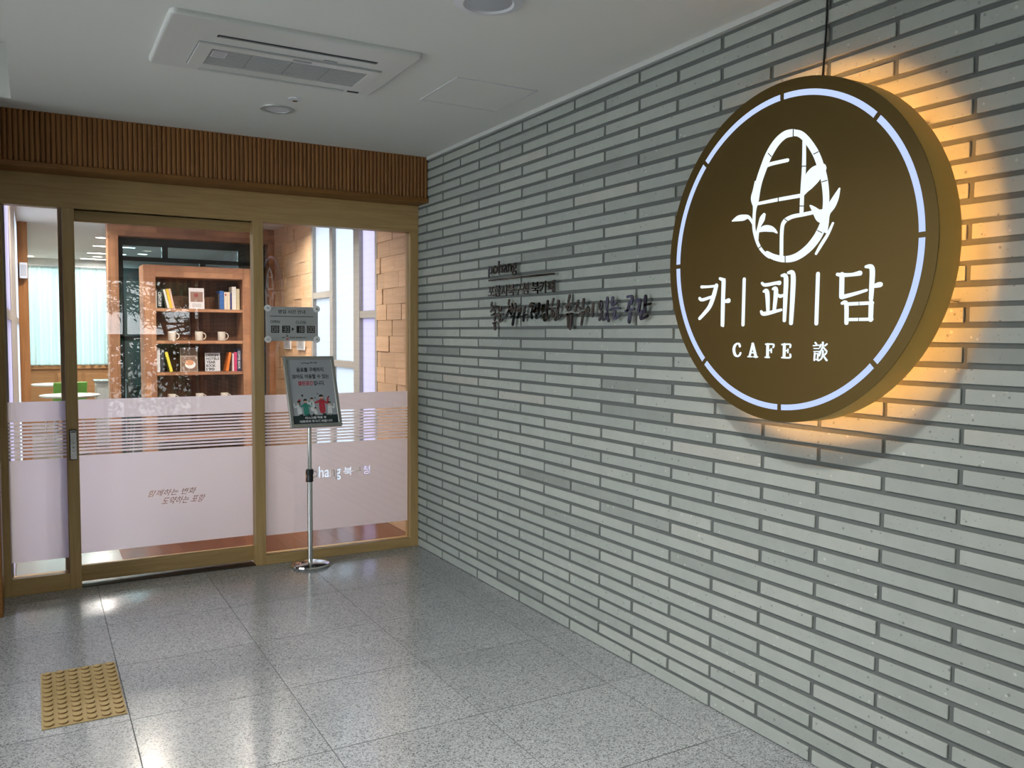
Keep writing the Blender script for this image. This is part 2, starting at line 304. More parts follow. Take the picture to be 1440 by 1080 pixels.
M = dict(
    brick=brick_mat(), granite=granite_mat(),
    mortar=plain('grey_mortar', srgb(98, 103, 101), .9, noise=.1, scale=60, bump=.3),
    grout=plain('dark_grout', srgb(84, 86, 86), .9),
    ceiling=plain('ceiling_paint', srgb(222, 222, 219), .75, noise=.015, scale=4),
    white_wall=plain('white_wall_paint', srgb(198, 200, 198), .7, noise=.03),
    oak=wood('oak_frame_wood', srgb(168, 138, 90), srgb(190, 160, 110), 'x', .42, 2.2, .03),
    oak_v=wood('oak_frame_wood_upright', srgb(168, 138, 90), srgb(190, 160, 110), 'z', .42, 2.2, .03),
    flute=wood('walnut_fluted_slat', srgb(126, 82, 42), srgb(150, 102, 56), 'z', .45, 2.0, .08),
    flute_back=plain('walnut_backing', srgb(52, 30, 14), .6),
    sill=wood('walnut_cornice', srgb(112, 72, 32), srgb(136, 92, 44), 'x', .4, 2.0, .04),
    tile_wood=wood('blond_wood_block', srgb(196, 160, 124), srgb(214, 182, 148), 'y', .5, 1.6, .13),
    portal=staves('portal_butcher_block', srgb(176, 116, 76), srgb(150, 96, 66), srgb(120, 76, 50), (math.radians(90), 0, 0), .42, .05),
    portal_v=staves('portal_butcher_block_upright', srgb(176, 116, 76), srgb(150, 96, 66), srgb(120, 76, 50), (math.radians(90), 0, math.radians(0)), .07, .42),
    shelf=staves('bookcase_butcher_block', srgb(188, 142, 108), srgb(158, 114, 88), srgb(136, 96, 70), (math.radians(90), 0, 0), .5, .055),
    shelf_v=staves('bookcase_butcher_block_upright', srgb(188, 142, 108), srgb(158, 114, 88), srgb(136, 96, 70), (math.radians(90), 0, math.radians(90)), .5, .055),
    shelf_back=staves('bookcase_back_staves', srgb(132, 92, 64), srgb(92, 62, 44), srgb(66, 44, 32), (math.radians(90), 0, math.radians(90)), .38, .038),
    floor_wood=wood('brown_floor_wood', srgb(84, 48, 34), srgb(112, 68, 50), 'y', .22, 1.4, .16),
    floor_white=plain('white_floor_tile', srgb(146, 153, 151), .18, noise=.02),
    glass=glass_mat('clear_glass'), tint_glass=glass_mat('dark_teal_glass', (.66, .82, .88, 1)), teal_glass=glass_mat('pale_teal_glass', (.80, .97, .95, 1)),
    frost=frost_mat('frosted_film', (.88, .86, .90, 1), .72), pane_lav=frost_mat('lavender_frosted_pane', (.56, .535, .66, 1), .9),
    pane_white=frost_mat('white_frosted_pane', (.58, .61, .66, 1), .9), curtain=frost_mat('sheer_white_curtain', (.56, .60, .59, 1), .78, .10),
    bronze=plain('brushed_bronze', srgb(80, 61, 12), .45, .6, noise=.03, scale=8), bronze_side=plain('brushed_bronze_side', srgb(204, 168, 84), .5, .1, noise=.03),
    lit=emit_mat('lit_white_acrylic', (.84, .95, 1.0, 1), .92), ring=emit_mat('lit_ring_acrylic', (.54, .66, 1.0, 1), .86), led=emit_mat('warm_led_strip', (1.0, .49, .14, 1), 66.0),
    black=plain('black_plastic', srgb(22, 22, 23), .35), steel=plain('polished_steel', (.72, .72, .71, 1), .12, 1.0, noise=.02),
    mirror_black=plain('black_mirror_letter', (.06, .064, .07, 1), .07, 1.0, noise=.02), dark_frame=plain('dark_aluminium', srgb(44, 52, 54), .4, .3),
    silver=plain('silver_acrylic', srgb(178, 181, 182), .35, .2, noise=.02), print_black=plain('black_print', srgb(28, 28, 30), .6), print_white=plain('white_print', srgb(225, 228, 228), .6),
    clear_plastic=plain('clear_standoff', (.85, .87, .88, 1), .08, .0, spec=.8), paper=plain('poster_paper', srgb(166, 170, 176), .55, noise=.01), alu=plain('aluminium_frame', srgb(168, 168, 162), .35, .6, noise=.02),
    green_print=plain('green_print', srgb(56, 140, 126), .6), red_print=plain('red_print', srgb(190, 58, 70), .6), dark_print=plain('dark_green_print', srgb(26, 44, 46), .6), skin_print=plain('beige_print', srgb(214, 180, 160), .6),
    tactile_shade=plain('shaded_tactile_stud_side', srgb(112, 84, 44), .7, noise=.1, scale=90),  # darker brown paints the shade on the stud sides into the colour
    ac_white=plain('air_conditioner_plastic', srgb(206, 208, 206), .4, noise=.01), ac_mesh=plain('air_filter_mesh', srgb(150, 153, 156), .6), ac_dark=plain('vent_shadow', srgb(40, 46, 50), .7),
    speaker=plain('speaker_cloth', srgb(178, 180, 188), .7, scale=400, noise=.15), rim_white=plain('white_rim', srgb(216, 216, 222), .4),
    tactile=plain('yellow_tactile_stone', srgb(178, 153, 104), .6, noise=.06, scale=80), post_grey=plain('grey_window_post', srgb(168, 166, 160), .5), post_pink=plain('beige_window_post', srgb(166, 157, 151), .5),
    mug=plain('cream_ceramic', srgb(226, 220, 208), .3), table_white=plain('white_tabletop', srgb(225, 232, 228), .25), green_chair=plain('green_chair_plastic', srgb(112, 172, 72), .4), teal_dark=plain('dark_teal_wall', srgb(46, 58, 58), .7),
    orange_wood=wood('orange_column_wood', srgb(150, 98, 52), srgb(182, 126, 72), 'z', .45, 2, .05), wainscot=wood('wainscot_wood', srgb(150, 112, 72), srgb(176, 134, 90), 'x', .45, 2, .06),
    lamp=emit_mat('lit_lamp_diffuser', (1.0, .96, .86, 1), 9.0), lamp_warm=emit_mat('lit_warm_lamp', (1.0, .86, .62, 1), 12.0),
    leaf=plain('pine_needles', srgb(42, 92, 62), .7, noise=.35, scale=3), bark=plain('pine_bark', srgb(52, 44, 38), .9, noise=.3), ground=plain('paved_ground', srgb(190, 192, 190), .9),
)

# ------------------------------------------------------------------ lettering traced on its own wall or sign plane: (y, z, width) in metres
SIGN_NAME=[[(-2.946,1.703,0.0115),(-2.98,1.702,0.0094),(-3.029,1.703,0.0093)],
 [(-3.025,1.704,0.016),(-3.012,1.668,0.0189),(-2.993,1.63,0.0171),(-2.966,1.605,0.0143),(-2.938,1.584,0.0122)],
 [(-2.936,1.66,0.0112),(-2.951,1.654,0.0117),(-3.003,1.664,0.0099)],
 [(-3.043,1.729,0.01),(-3.059,1.723,0.0141),(-3.062,1.718,0.0178),(-3.061,1.648,0.0172),(-3.061,1.562,0.0157),(-3.06,1.557,0.0107)],
 [(-3.065,1.644,0.0094),(-3.085,1.646,0.0156),(-3.09,1.647,0.017)],
 [(-3.165,1.72,0.0128),(-3.164,1.559,0.0128)],
 [(-3.25,1.702,0.009),(-3.265,1.695,0.0119),(-3.311,1.699,0.011),(-3.328,1.699,0.0151)],
 [(-3.259,1.673,0.0087),(-3.274,1.669,0.0179),(-3.28,1.606,0.0125)],
 [(-3.301,1.68,0.0088),(-3.314,1.674,0.0172),(-3.308,1.605,0.0124)],
 [(-3.249,1.604,0.0094),(-3.265,1.596,0.0144),(-3.339,1.608,0.0087)],
 [(-3.32,1.66,0.0083),(-3.334,1.654,0.0116),(-3.349,1.658,0.0075)],
 [(-3.338,1.723,0.0085),(-3.356,1.716,0.0171),(-3.356,1.648,0.0162),(-3.354,1.572,0.0121)],
 [(-3.366,1.731,0.0091),(-3.386,1.725,0.0177),(-3.387,1.658,0.0181),(-3.383,1.563,0.0143)],
 [(-3.489,1.72,0.0133),(-3.488,1.561,0.0134)],
 [(-3.565,1.714,0.0103),(-3.583,1.711,0.0127),(-3.619,1.71,0.0108),(-3.648,1.713,0.0151)],
 [(-3.582,1.712,0.0165),(-3.583,1.644,0.0165)],
 [(-3.584,1.642,0.0132),(-3.632,1.651,0.0106),(-3.673,1.66,0.0081)],
 [(-3.669,1.731,0.009),(-3.69,1.725,0.0164),(-3.691,1.67,0.0154),(-3.69,1.633,0.0133)],
 [(-3.694,1.67,0.0095),(-3.714,1.674,0.0155),(-3.721,1.675,0.0148)],
 [(-3.586,1.623,0.0094),(-3.601,1.621,0.0138),(-3.604,1.562,0.0135)],
 [(-3.603,1.62,0.0108),(-3.695,1.621,0.0105)],
 [(-3.691,1.622,0.0154),(-3.691,1.571,0.0143)],
 [(-3.605,1.572,0.0099),(-3.695,1.572,0.01)]]
SIGN_SUB=[[(-3.151,1.482,0.0083),(-3.147,1.49,0.0073),(-3.136,1.491,0.0061),(-3.125,1.482,0.0099),(-3.122,1.468,0.0111),(-3.128,1.452,0.0097),(-3.14,1.446,0.0063),(-3.151,1.451,0.0068),(-3.155,1.458,0.0068)],
 [(-3.213,1.491,0.0082),(-3.199,1.447,0.0067)],
 [(-3.213,1.491,0.0103),(-3.229,1.447,0.0103)],
 [(-3.205,1.46,0.0045),(-3.223,1.46,0.0044)],
 [(-3.192,1.446,0.0045),(-3.209,1.446,0.0045)],
 [(-3.218,1.446,0.0044),(-3.237,1.446,0.0044)],
 [(-3.283,1.49,0.0108),(-3.283,1.448,0.0108)],
 [(-3.274,1.491,0.0055),(-3.308,1.491,0.0056),(-3.308,1.481,0.0057)],
 [(-3.285,1.47,0.0049),(-3.3,1.471,0.0049)],
 [(-3.299,1.476,0.0043),(-3.3,1.463,0.0043)],
 [(-3.273,1.446,0.0049),(-3.291,1.446,0.0049)],
 [(-3.357,1.491,0.0103),(-3.357,1.449,0.0103)],
 [(-3.347,1.491,0.0053),(-3.381,1.492,0.0054),(-3.382,1.482,0.0054)],
 [(-3.359,1.47,0.0048),(-3.373,1.471,0.0048)],
 [(-3.373,1.476,0.0041),(-3.373,1.464,0.0041)],
 [(-3.348,1.447,0.0053),(-3.382,1.448,0.0061),(-3.383,1.459,0.0054)],
 [(-3.486,1.499,0.0051),(-3.491,1.494,0.0045)],
 [(-3.479,1.489,0.0042),(-3.501,1.491,0.0038)],
 [(-3.482,1.48,0.0035),(-3.501,1.48,0.0034)],
 [(-3.482,1.47,0.0035),(-3.502,1.471,0.0034)],
 [(-3.485,1.465,0.005),(-3.484,1.442,0.005)],
 [(-3.485,1.463,0.0035),(-3.499,1.464,0.0034)],
 [(-3.498,1.464,0.0045),(-3.497,1.443,0.0047)],
 [(-3.486,1.445,0.0033),(-3.498,1.444,0.0033)],
 [(-3.505,1.484,0.0044),(-3.509,1.493,0.0044)],
 [(-3.532,1.495,0.0048),(-3.524,1.489,0.004)],
 [(-3.516,1.5,0.0058),(-3.516,1.486,0.0051),(-3.509,1.473,0.0043),(-3.503,1.468,0.0037)],
 [(-3.519,1.484,0.0041),(-3.532,1.472,0.0049)],
 [(-3.504,1.457,0.0044),(-3.508,1.468,0.0044)],
 [(-3.531,1.467,0.0049),(-3.524,1.46,0.0041)],
 [(-3.517,1.473,0.0054),(-3.517,1.46,0.0049),(-3.511,1.447,0.0042),(-3.5,1.441,0.0041)],
 [(-3.52,1.457,0.0046),(-3.533,1.443,0.0059)]]
SIGN_EGG=[[(-3.371,2.191,0.0237),(-3.336,2.191,0.0255),(-3.3,2.173,0.0286),(-3.267,2.138,0.0297),(-3.244,2.097,0.0289),(-3.226,2.058,0.0278),(-3.217,2.026,0.0266),(-3.211,1.989,0.0252),(-3.207,1.96,0.0133),(-3.205,1.932,0.0119),(-3.206,1.893,0.0117),(-3.219,1.854,0.0112),(-3.237,1.824,0.0104),(-3.263,1.8,0.0094),(-3.282,1.789,0.0099)],
 [(-3.269,1.804,0.0147),(-3.301,1.788,0.0196),(-3.35,1.777,0.0213),(-3.397,1.781,0.024),(-3.442,1.802,0.0267),(-3.475,1.83,0.0286),(-3.496,1.859,0.0278),(-3.506,1.888,0.0222),(-3.512,1.927,0.022),(-3.512,1.966,0.0227),(-3.504,2.015,0.0234),(-3.488,2.061,0.0238),(-3.465,2.109,0.0229),(-3.43,2.155,0.0217),(-3.4,2.181,0.0206),(-3.371,2.191,0.0208)],
 [(-3.25,2.101,0.0142),(-3.278,2.105,0.0123),(-3.35,2.105,0.0118)],
 [(-3.418,2.157,0.0117),(-3.42,2.072,0.014),(-3.416,1.988,0.014),(-3.415,1.926,0.014)],
 [(-3.215,1.978,0.0101),(-3.313,1.98,0.0117),(-3.41,1.98,0.0123)],
 [(-3.334,1.788,0.0134),(-3.333,1.871,0.0135),(-3.342,1.902,0.0143),(-3.375,1.915,0.0131),(-3.421,1.917,0.0123),(-3.466,1.919,0.012),(-3.51,1.918,0.0118)],
 [(-3.419,1.981,0.0094),(-3.429,2.004,0.041),(-3.446,2.024,0.0542),(-3.467,2.04,0.0548),(-3.491,2.052,0.0372)],
 [(-3.208,2.056,0.0053),(-3.207,2.027,0.0186),(-3.204,1.999,0.0291),(-3.207,1.968,0.0105)],
 [(-3.1,1.932,0.0035),(-3.127,1.938,0.0194),(-3.154,1.938,0.021),(-3.178,1.937,0.0118),(-3.198,1.916,0.0082),(-3.207,1.898,0.0086)],
 [(-3.221,1.854,0.0118),(-3.223,1.877,0.0118),(-3.231,1.9,0.0131),(-3.243,1.923,0.022),(-3.251,1.936,0.0129)],
 [(-3.227,1.883,0.0086),(-3.254,1.889,0.021),(-3.279,1.886,0.0213),(-3.298,1.879,0.0133),(-3.311,1.869,0.005)],
 [(-3.563,1.981,0.0043),(-3.551,1.956,0.0207),(-3.536,1.932,0.0263),(-3.522,1.908,0.0144),(-3.519,1.878,0.011),(-3.516,1.852,0.0099)],
 [(-3.542,1.876,0.0065),(-3.523,1.843,0.0098),(-3.497,1.81,0.0109),(-3.479,1.785,0.0077)],
 [(-3.451,1.942,0.0048),(-3.466,1.928,0.0172),(-3.489,1.903,0.0318),(-3.506,1.882,0.0183),(-3.515,1.853,0.0084)]]
SIGN_TICK=[[(-3.373,2.203,0.0036),(-3.373,2.178,0.0036)],
 [(-3.265,2.143,0.003),(-3.28,2.129,0.003)],
 [(-3.46,2.105,0.0031),(-3.478,2.109,0.0031)],
 [(-3.496,2.011,0.0029),(-3.516,2.013,0.0029)],
 [(-3.413,2.074,0.0031),(-3.429,2.072,0.0031)],
 [(-3.315,1.987,0.0037),(-3.316,1.971,0.0037)],
 [(-3.409,1.946,0.0032),(-3.424,1.944,0.0031)],
 [(-3.346,1.911,0.0029),(-3.359,1.902,0.0029)],
 [(-3.483,1.859,0.0026),(-3.502,1.85,0.0026)],
 [(-3.231,1.823,0.0035),(-3.243,1.829,0.0035)],
 [(-3.352,1.789,0.0036),(-3.353,1.766,0.0036)],
 [(-3.649,1.625,0.0016),(-3.65,1.614,0.0016)],
 [(-3.649,1.577,0.0016),(-3.65,1.567,0.0016)]]
WALL_BAR=[[(-0.962,1.835,0.0108),(-1.341,1.835,0.01),(-1.676,1.833,0.0106)]]
WALL_BRUSH=[[(-0.997,1.701,0.0191),(-0.993,1.688,0.0177)],
 [(-0.986,1.676,0.011),(-1.019,1.683,0.0111),(-1.048,1.683,0.0084)],
 [(-1.023,1.678,0.0149),(-1.005,1.661,0.0154),(-0.983,1.651,0.0117)],
 [(-1.019,1.668,0.0128),(-1.038,1.654,0.0127)],
 [(-1.041,1.643,0.0128),(-1.027,1.633,0.0141)],
 [(-0.994,1.63,0.0105),(-1.02,1.635,0.0096),(-1.06,1.639,0.0083)],
 [(-1.038,1.619,0.0174),(-1.035,1.602,0.0174)],
 [(-1.013,1.583,0.0097),(-1.057,1.59,0.0089)],
 [(-1.035,1.58,0.0218),(-1.039,1.554,0.0261)],
 [(-1.095,1.675,0.0142),(-1.081,1.663,0.0157),(-1.088,1.651,0.0083),(-1.106,1.659,0.0148),(-1.109,1.674,0.015),(-1.095,1.676,0.0077)],
 [(-1.06,1.628,0.012),(-1.099,1.635,0.0105),(-1.138,1.636,0.0082)],
 [(-1.099,1.622,0.0185),(-1.096,1.605,0.0185),(-1.103,1.593,0.009),(-1.128,1.603,0.0128)],
 [(-1.206,1.71,0.0177),(-1.2,1.689,0.0164)],
 [(-1.183,1.669,0.0108),(-1.224,1.677,0.0107)],
 [(-1.217,1.673,0.0185),(-1.203,1.654,0.0184),(-1.18,1.626,0.0197)],
 [(-1.204,1.65,0.0143),(-1.231,1.635,0.0142)],
 [(-1.24,1.689,0.0162),(-1.237,1.66,0.0176),(-1.234,1.636,0.0176)],
 [(-1.241,1.66,0.0081),(-1.268,1.662,0.008)],
 [(-1.277,1.688,0.0173),(-1.271,1.659,0.0187),(-1.265,1.634,0.0187)],
 [(-1.228,1.618,0.0106),(-1.265,1.621,0.0163),(-1.258,1.606,0.0213),(-1.249,1.577,0.0227)],
 [(-1.304,1.652,0.0127),(-1.337,1.667,0.0102),(-1.334,1.644,0.0168),(-1.321,1.628,0.0175)],
 [(-1.318,1.635,0.0144),(-1.312,1.615,0.017)],
 [(-1.295,1.612,0.0104),(-1.351,1.62,0.0088)],
 [(-1.382,1.669,0.0179),(-1.373,1.634,0.0193),(-1.367,1.598,0.0206)],
 [(-1.376,1.624,0.0092),(-1.402,1.627,0.0085)],
 [(-1.433,1.673,0.0186),(-1.451,1.685,0.0155),(-1.479,1.686,0.0098)],
 [(-1.464,1.669,0.0174),(-1.458,1.642,0.0174)],
 [(-1.495,1.663,0.0157),(-1.483,1.64,0.0157)],
 [(-1.449,1.639,0.009),(-1.502,1.644,0.0082)],
 [(-1.534,1.681,0.0193),(-1.529,1.653,0.0194),(-1.523,1.63,0.0182)],
 [(-1.495,1.657,0.0074),(-1.529,1.659,0.0073)],
 [(-1.505,1.625,0.0184),(-1.505,1.606,0.0111),(-1.554,1.62,0.0106)],
 [(-1.452,1.629,0.0173),(-1.459,1.61,0.0185)],
 [(-1.568,1.671,0.0153),(-1.559,1.652,0.0168),(-1.565,1.638,0.0087),(-1.58,1.652,0.0151),(-1.583,1.671,0.0149),(-1.569,1.672,0.0083)],
 [(-1.618,1.693,0.0164),(-1.614,1.657,0.0176),(-1.609,1.617,0.0176)],
 [(-1.612,1.651,0.009),(-1.642,1.655,0.009)],
 [(-1.583,1.624,0.019),(-1.587,1.594,0.0146),(-1.631,1.608,0.0114)],
 [(-1.675,1.703,0.0146),(-1.661,1.675,0.0147)],
 [(-1.639,1.651,0.0087),(-1.688,1.656,0.0086)],
 [(-1.662,1.641,0.0135),(-1.654,1.626,0.0138),(-1.665,1.612,0.0074),(-1.677,1.625,0.0137),(-1.668,1.641,0.0133)],
 [(-1.724,1.69,0.0157),(-1.719,1.655,0.0169),(-1.714,1.623,0.0169)],
 [(-1.716,1.655,0.0094),(-1.749,1.662,0.0093)],
 [(-1.7,1.622,0.0158),(-1.692,1.595,0.0134),(-1.739,1.608,0.0106)],
 [(-1.825,1.713,0.0174),(-1.815,1.685,0.0163)],
 [(-1.793,1.661,0.0128),(-1.822,1.673,0.0113),(-1.849,1.676,0.0075)],
 [(-1.82,1.662,0.0111),(-1.805,1.653,0.0129),(-1.814,1.64,0.0077),(-1.832,1.647,0.0123),(-1.829,1.66,0.0119),(-1.82,1.662,0.0077)],
 [(-1.782,1.613,0.0145),(-1.815,1.623,0.0123),(-1.855,1.624,0.009)],
 [(-1.812,1.617,0.0188),(-1.816,1.559,0.0164)],
 [(-1.844,1.62,0.0197),(-1.839,1.585,0.0197),(-1.832,1.551,0.0174)],
 [(-1.903,1.685,0.0168),(-1.895,1.663,0.0155),(-1.878,1.638,0.0154)],
 [(-1.895,1.662,0.0114),(-1.923,1.647,0.0121)],
 [(-1.95,1.69,0.0188),(-1.943,1.649,0.0167)],
 [(-1.912,1.619,0.0114),(-1.949,1.631,0.0112),(-1.943,1.609,0.0155),(-1.933,1.571,0.0155)],
 [(-1.989,1.653,0.0107),(-1.968,1.636,0.0129),(-1.971,1.621,0.0087),(-1.99,1.63,0.0121),(-1.995,1.645,0.012),(-1.989,1.653,0.0113)],
 [(-2.032,1.667,0.0182),(-2.025,1.611,0.0172)],
 [(-2.095,1.679,0.011),(-2.083,1.661,0.0126),(-2.088,1.641,0.0097),(-2.101,1.652,0.0112),(-2.103,1.67,0.0113),(-2.095,1.679,0.0105)],
 [(-2.146,1.691,0.0173),(-2.143,1.64,0.0174)],
 [(-2.104,1.627,0.0143),(-2.094,1.606,0.0142),(-2.084,1.591,0.0131)],
 [(-2.102,1.609,0.0126),(-2.115,1.592,0.0145)],
 [(-2.145,1.627,0.0151),(-2.136,1.6,0.0137),(-2.121,1.591,0.0094)],
 [(-2.146,1.612,0.014),(-2.157,1.586,0.0159)],
 [(-2.187,1.691,0.018),(-2.185,1.66,0.0164),(-2.215,1.668,0.0106)],
 [(-2.165,1.635,0.0107),(-2.195,1.643,0.0105),(-2.245,1.642,0.0094)],
 [(-2.208,1.628,0.0149),(-2.204,1.596,0.0139),(-2.241,1.607,0.0099)],
 [(-2.299,1.692,0.0123),(-2.329,1.695,0.0121),(-2.334,1.683,0.0188),(-2.328,1.663,0.0177)],
 [(-2.316,1.667,0.0159),(-2.303,1.632,0.016)],
 [(-2.286,1.628,0.0106),(-2.35,1.637,0.0104)],
 [(-2.324,1.617,0.0168),(-2.316,1.592,0.0216),(-2.314,1.58,0.0189)],
 [(-2.358,1.67,0.0121),(-2.39,1.676,0.0142),(-2.388,1.653,0.0173),(-2.38,1.626,0.0164)],
 [(-2.43,1.689,0.0188),(-2.427,1.652,0.0189),(-2.425,1.624,0.018)],
 [(-2.427,1.652,0.0107),(-2.465,1.657,0.0106)],
 [(-2.405,1.623,0.0181),(-2.399,1.593,0.0152),(-2.446,1.604,0.0119)]]

ZC = 2.72            # lobby ceiling
YD = 0.15            # front face of the timber door frame
WALL_F = Frame((0, 0, 0), (0, -1, 0), (0, 0, 1))      # plane of the brick wall, seen from the lobby
DOOR_F = Frame((0, 0, 0), (1, 0, 0), (0, 0, 1))       # plane of the door wall
def yz(sts): return [[(-y, z, w) for y, z, w in st] for st in sts]
def downlight(name, x, y, z, r, power, label, warm=True, group=None, spread=150):
    o = empty(name, (x, y, z), label, 'ceiling light', group)
    lathe('rim', [(r*1.0, 0), (r*1.25, 0), (r*1.25, -.006), (r*1.02, -.008), (r, 0)], M['rim_white'], o, (x, y, z), seg=32)
    lathe('diffuser', [(0, -.003), (r, -.003), (r, -.001), (0, -.001)], M['lamp_warm' if warm else 'lamp'], o, (x, y, z), seg=28)
    l = bpy.data.lights.new('lamp_glow', 'AREA'); l.shape = 'DISK'; l.size = r*2; l.energy = power; l.color = (1, .92, .80) if warm else (1, .97, .92); l.spread = math.radians(spread)
    lo = bpy.data.objects.new('lamp_glow', l); COL.objects.link(lo); lo.location = (x, y, z-.02)
    return o

# ================================================================== LOBBY SHELL
# granite floor: slab with single tiles
fl = box('floor', (-4.6, 0.30, -8.7, 0.36, -.06, -.0008), M['grout']); tag(fl, 'polished speckled grey granite floor of the lobby', kind='structure')
GX, GY, X0, Y0 = .6171, .6109, -2.0735, -.6230
bm = bmesh.new(); bm_box(bm, -GX/2+.0015, GX/2-.0015, -GY/2+.0025, GY/2-.0025, -.02, 0)
tile_me = bm_done(bm, 'tile', .0008)
for i in range(-4, 5):
    for k in range(-2, 14):
        x, y = X0+(i+.5)*GX, Y0-(k-.5)*GY
        if x-GX/2 > .29 or y+GY/2 < -8.7: continue
        xa, xb, ya, yb = max(x-GX/2, -4.6), min(x+GX/2, .30), max(y-GY/2, -8.7), min(y+GY/2, .36)
        if xb-xa < .03 or yb-ya < .03: continue
        if (xb-xa) > GX-.001 and (yb-ya) > GY-.001: link('tile', tile_me, M['granite'], fl, (x, y, 0))
        else: box('tile', (xa+.0015, xb-.0015, ya+.0015, yb-.0015, -.02, 0), M['granite'], fl)
# ceiling with the raised cove on the left
ce = boxes('ceiling', [(-2.445, .2, -8.7, .30, ZC, 3.1), (-4.6, -2.445, -.23, .30, ZC, 3.1), (-4.6, -2.445, -8.7, -.23, 3.0, 3.1)], M['ceiling']); tag(ce, 'flat white lobby ceiling with a raised cove at its left edge', kind='structure')
strip = box('trim_1', (-.018, .012, -8.6, -.03, ZC-.022, ZC), M['white_wall']); tag(strip, 'thin white cornice strip between brick wall and ceiling', kind='structure')
# brick wall
HL, CH, ZT, JT = .2588, .0598, 2.6919, .0162
wr = box('wall_right', (.0065, .30, -8.7, .30, -.02, 2.75), M['mortar']); tag(wr, 'long grey brick wall with recessed dark mortar joints', kind='structure')
slots = []
for row in range(0, 46):
    z1 = ZT-(row-1)*CH-JT/2; z0 = ZT-row*CH+JT/2; z1 = min(z1, ZC+.01)
    if row == 45: z0 = .004
    j = row % 2
    j -= 2
    while True:
        ya, yb = -(j+2)*HL, -j*HL
        if yb < -8.6: break
        a, b = ya+JT/2, min(yb-JT/2, .165)
        a = max(a, -8.6)
        if b-a > .02: slots.append((row, a, b, z0, z1))
        j += 2
def bdist(s): return (Vector((0, (s[1]+s[2])/2, (s[3]+s[4])/2))-CAM_POS).length
inview = [s for s in slots if s[2] > -4.15]; rest = [s for s in slots if s[2] <= -4.15]
inview.sort(key=bdist); near, far = inview[:300], inview[300:]
cache = {}
for s in near:
    L_, h = round(s[2]-s[1], 4), round(s[4]-s[3], 4); key = (L_, h)
    if key not in cache:
        bm = bmesh.new(); bm_box(bm, 0, .03, -L_/2, L_/2, -h/2, h/2); cache[key] = bm_done(bm, 'brick', .0015)
    j1, j2 = random.uniform(-.0018, .0018), random.uniform(-.0015, .0015)
    o = link('brick', cache[key], M['brick'], wr, (random.uniform(-.0012, .0012), (s[1]+s[2])/2+j1, (s[3]+s[4])/2+j2))
    o.rotation_euler = (random.uniform(-.003, .003)*(1 if L_ > .3 else .3), 0, 0)
bm = bmesh.new()
for s in far+rest: bm_box(bm, 0, .03, s[1], s[2], s[3], s[4])
tag(link('distant_bricks', bm_done(bm, 'distant_bricks'), M['brick'], wr), kind='stuff')
# lobby end wall with the glazed entrance behind the viewer, and the far left wall
wb = boxes('wall_back', [(-4.6, .3, -8.75, -8.60, 2.37, 3.1), (-4.6, -1.45, -8.75, -8.6, 0, 2.37), (0.0, .3, -8.75, -8.6, 0, 2.37)], M['white_wall']); tag(wb, 'white wall around the glazed street entrance', kind='structure')
wl = boxes('wall_left', [(-4.75, -4.6, -8.75, .30, 0, .1), (-4.75, -4.6, -8.75, .30, 2.65, 3.1), (-4.75, -4.6, -8.75, -3.5, .1, 2.65), (-4.75, -4.6, -.06, .30, .1, 2.65)], M['white_wall']); tag(wl, 'plain white wall on the far left of the lobby', kind='structure')
en = empty('window_3', (-.72, -8.6, 0), 'dark framed glazed street entrance behind the viewer', kind='structure')
for x0, x1 in ((-1.45, -1.39), (-1.15, -1.09), (-.16, -.08), (-.03, 0)): box('mullion', (x0, x1, -8.64, -8.57, 0, 2.37), M['dark_frame'], en)
for z in (0, 1.42, 2.31):
    for x0, x1 in ((-1.39, -1.15), (-1.09, -.16), (-.08, -.03)): box('rail', (x0, x1, -8.635, -8.575, z, z+.06), M['dark_frame'], en)
for a, b in ((-1.39, -1.15), (-1.09, -.16), (-.08, -.03)): box('pane', (a, b, -8.607, -8.601, .06, 2.31), M['glass'], en)
ew = empty('fill_window', (-4.66, -1.78, .1), 'added dark framed window in the left lobby wall, unseen, for fill daylight', kind='structure')  # made-up window out of view, brings fill daylight into the lobby
for k in range(4): box('mullion', (-4.70, -4.64, -3.5+k*1.126, -3.44+k*1.126, .1, 2.65), M['dark_frame'], ew)
for z in (.1, 2.59): box('rail', (-4.70, -4.64, -3.5, -.06, z, z+.06), M['dark_frame'], ew)
for k in range(3): box('pane', (-4.673, -4.667, -3.44+k*1.126, -3.5+(k+1)*1.126, .16, 2.59), M['glass'], ew)
gr = box('terrace_ground', (-22, 18, -40, 24, -.12, -.07), M['ground']); tag(gr, 'paved ground outside the building', 'ground', kind='structure')

# ================================================================== DOOR WALL
# fluted walnut header box
hb = empty('trim_2', (-1.25, -.02, 2.42), 'dark walnut fluted header box above the doors', kind='structure')
box('backing', (-2.62, 0, .0, .30, 2.44, ZC), M['flute_back'], hb)
box('cornice', (-2.62, 0, -.028, .30, 2.412, 2.442), M['sill'], hb, .003)
n = 100; pitch = 2.60/n
bm = bmesh.new(); r = pitch*.462; q = [(r*math.cos(math.pi+math.pi*k/6), r*.75*math.sin(math.pi+math.pi*k/6)) for k in range(7)] + [(r, .012), (-r, .012)]
lo = [bm.verts.new((a, b, 0)) for a, b in q]; hi = [bm.verts.new((a, b, ZC-2.442)) for a, b in q]
bm.faces.new(lo[::-1]); bm.faces.new(hi)
for k in range(len(q)): bm.faces.new((lo[k], lo[(k+1) % len(q)], hi[(k+1) % len(q)], hi[k]))
sl_me = bm_done(bm, 'slat')
for k in range(n): link('slat', sl_me, M['flute'], hb, (-.003-r-k*pitch, -.008, 2.442))
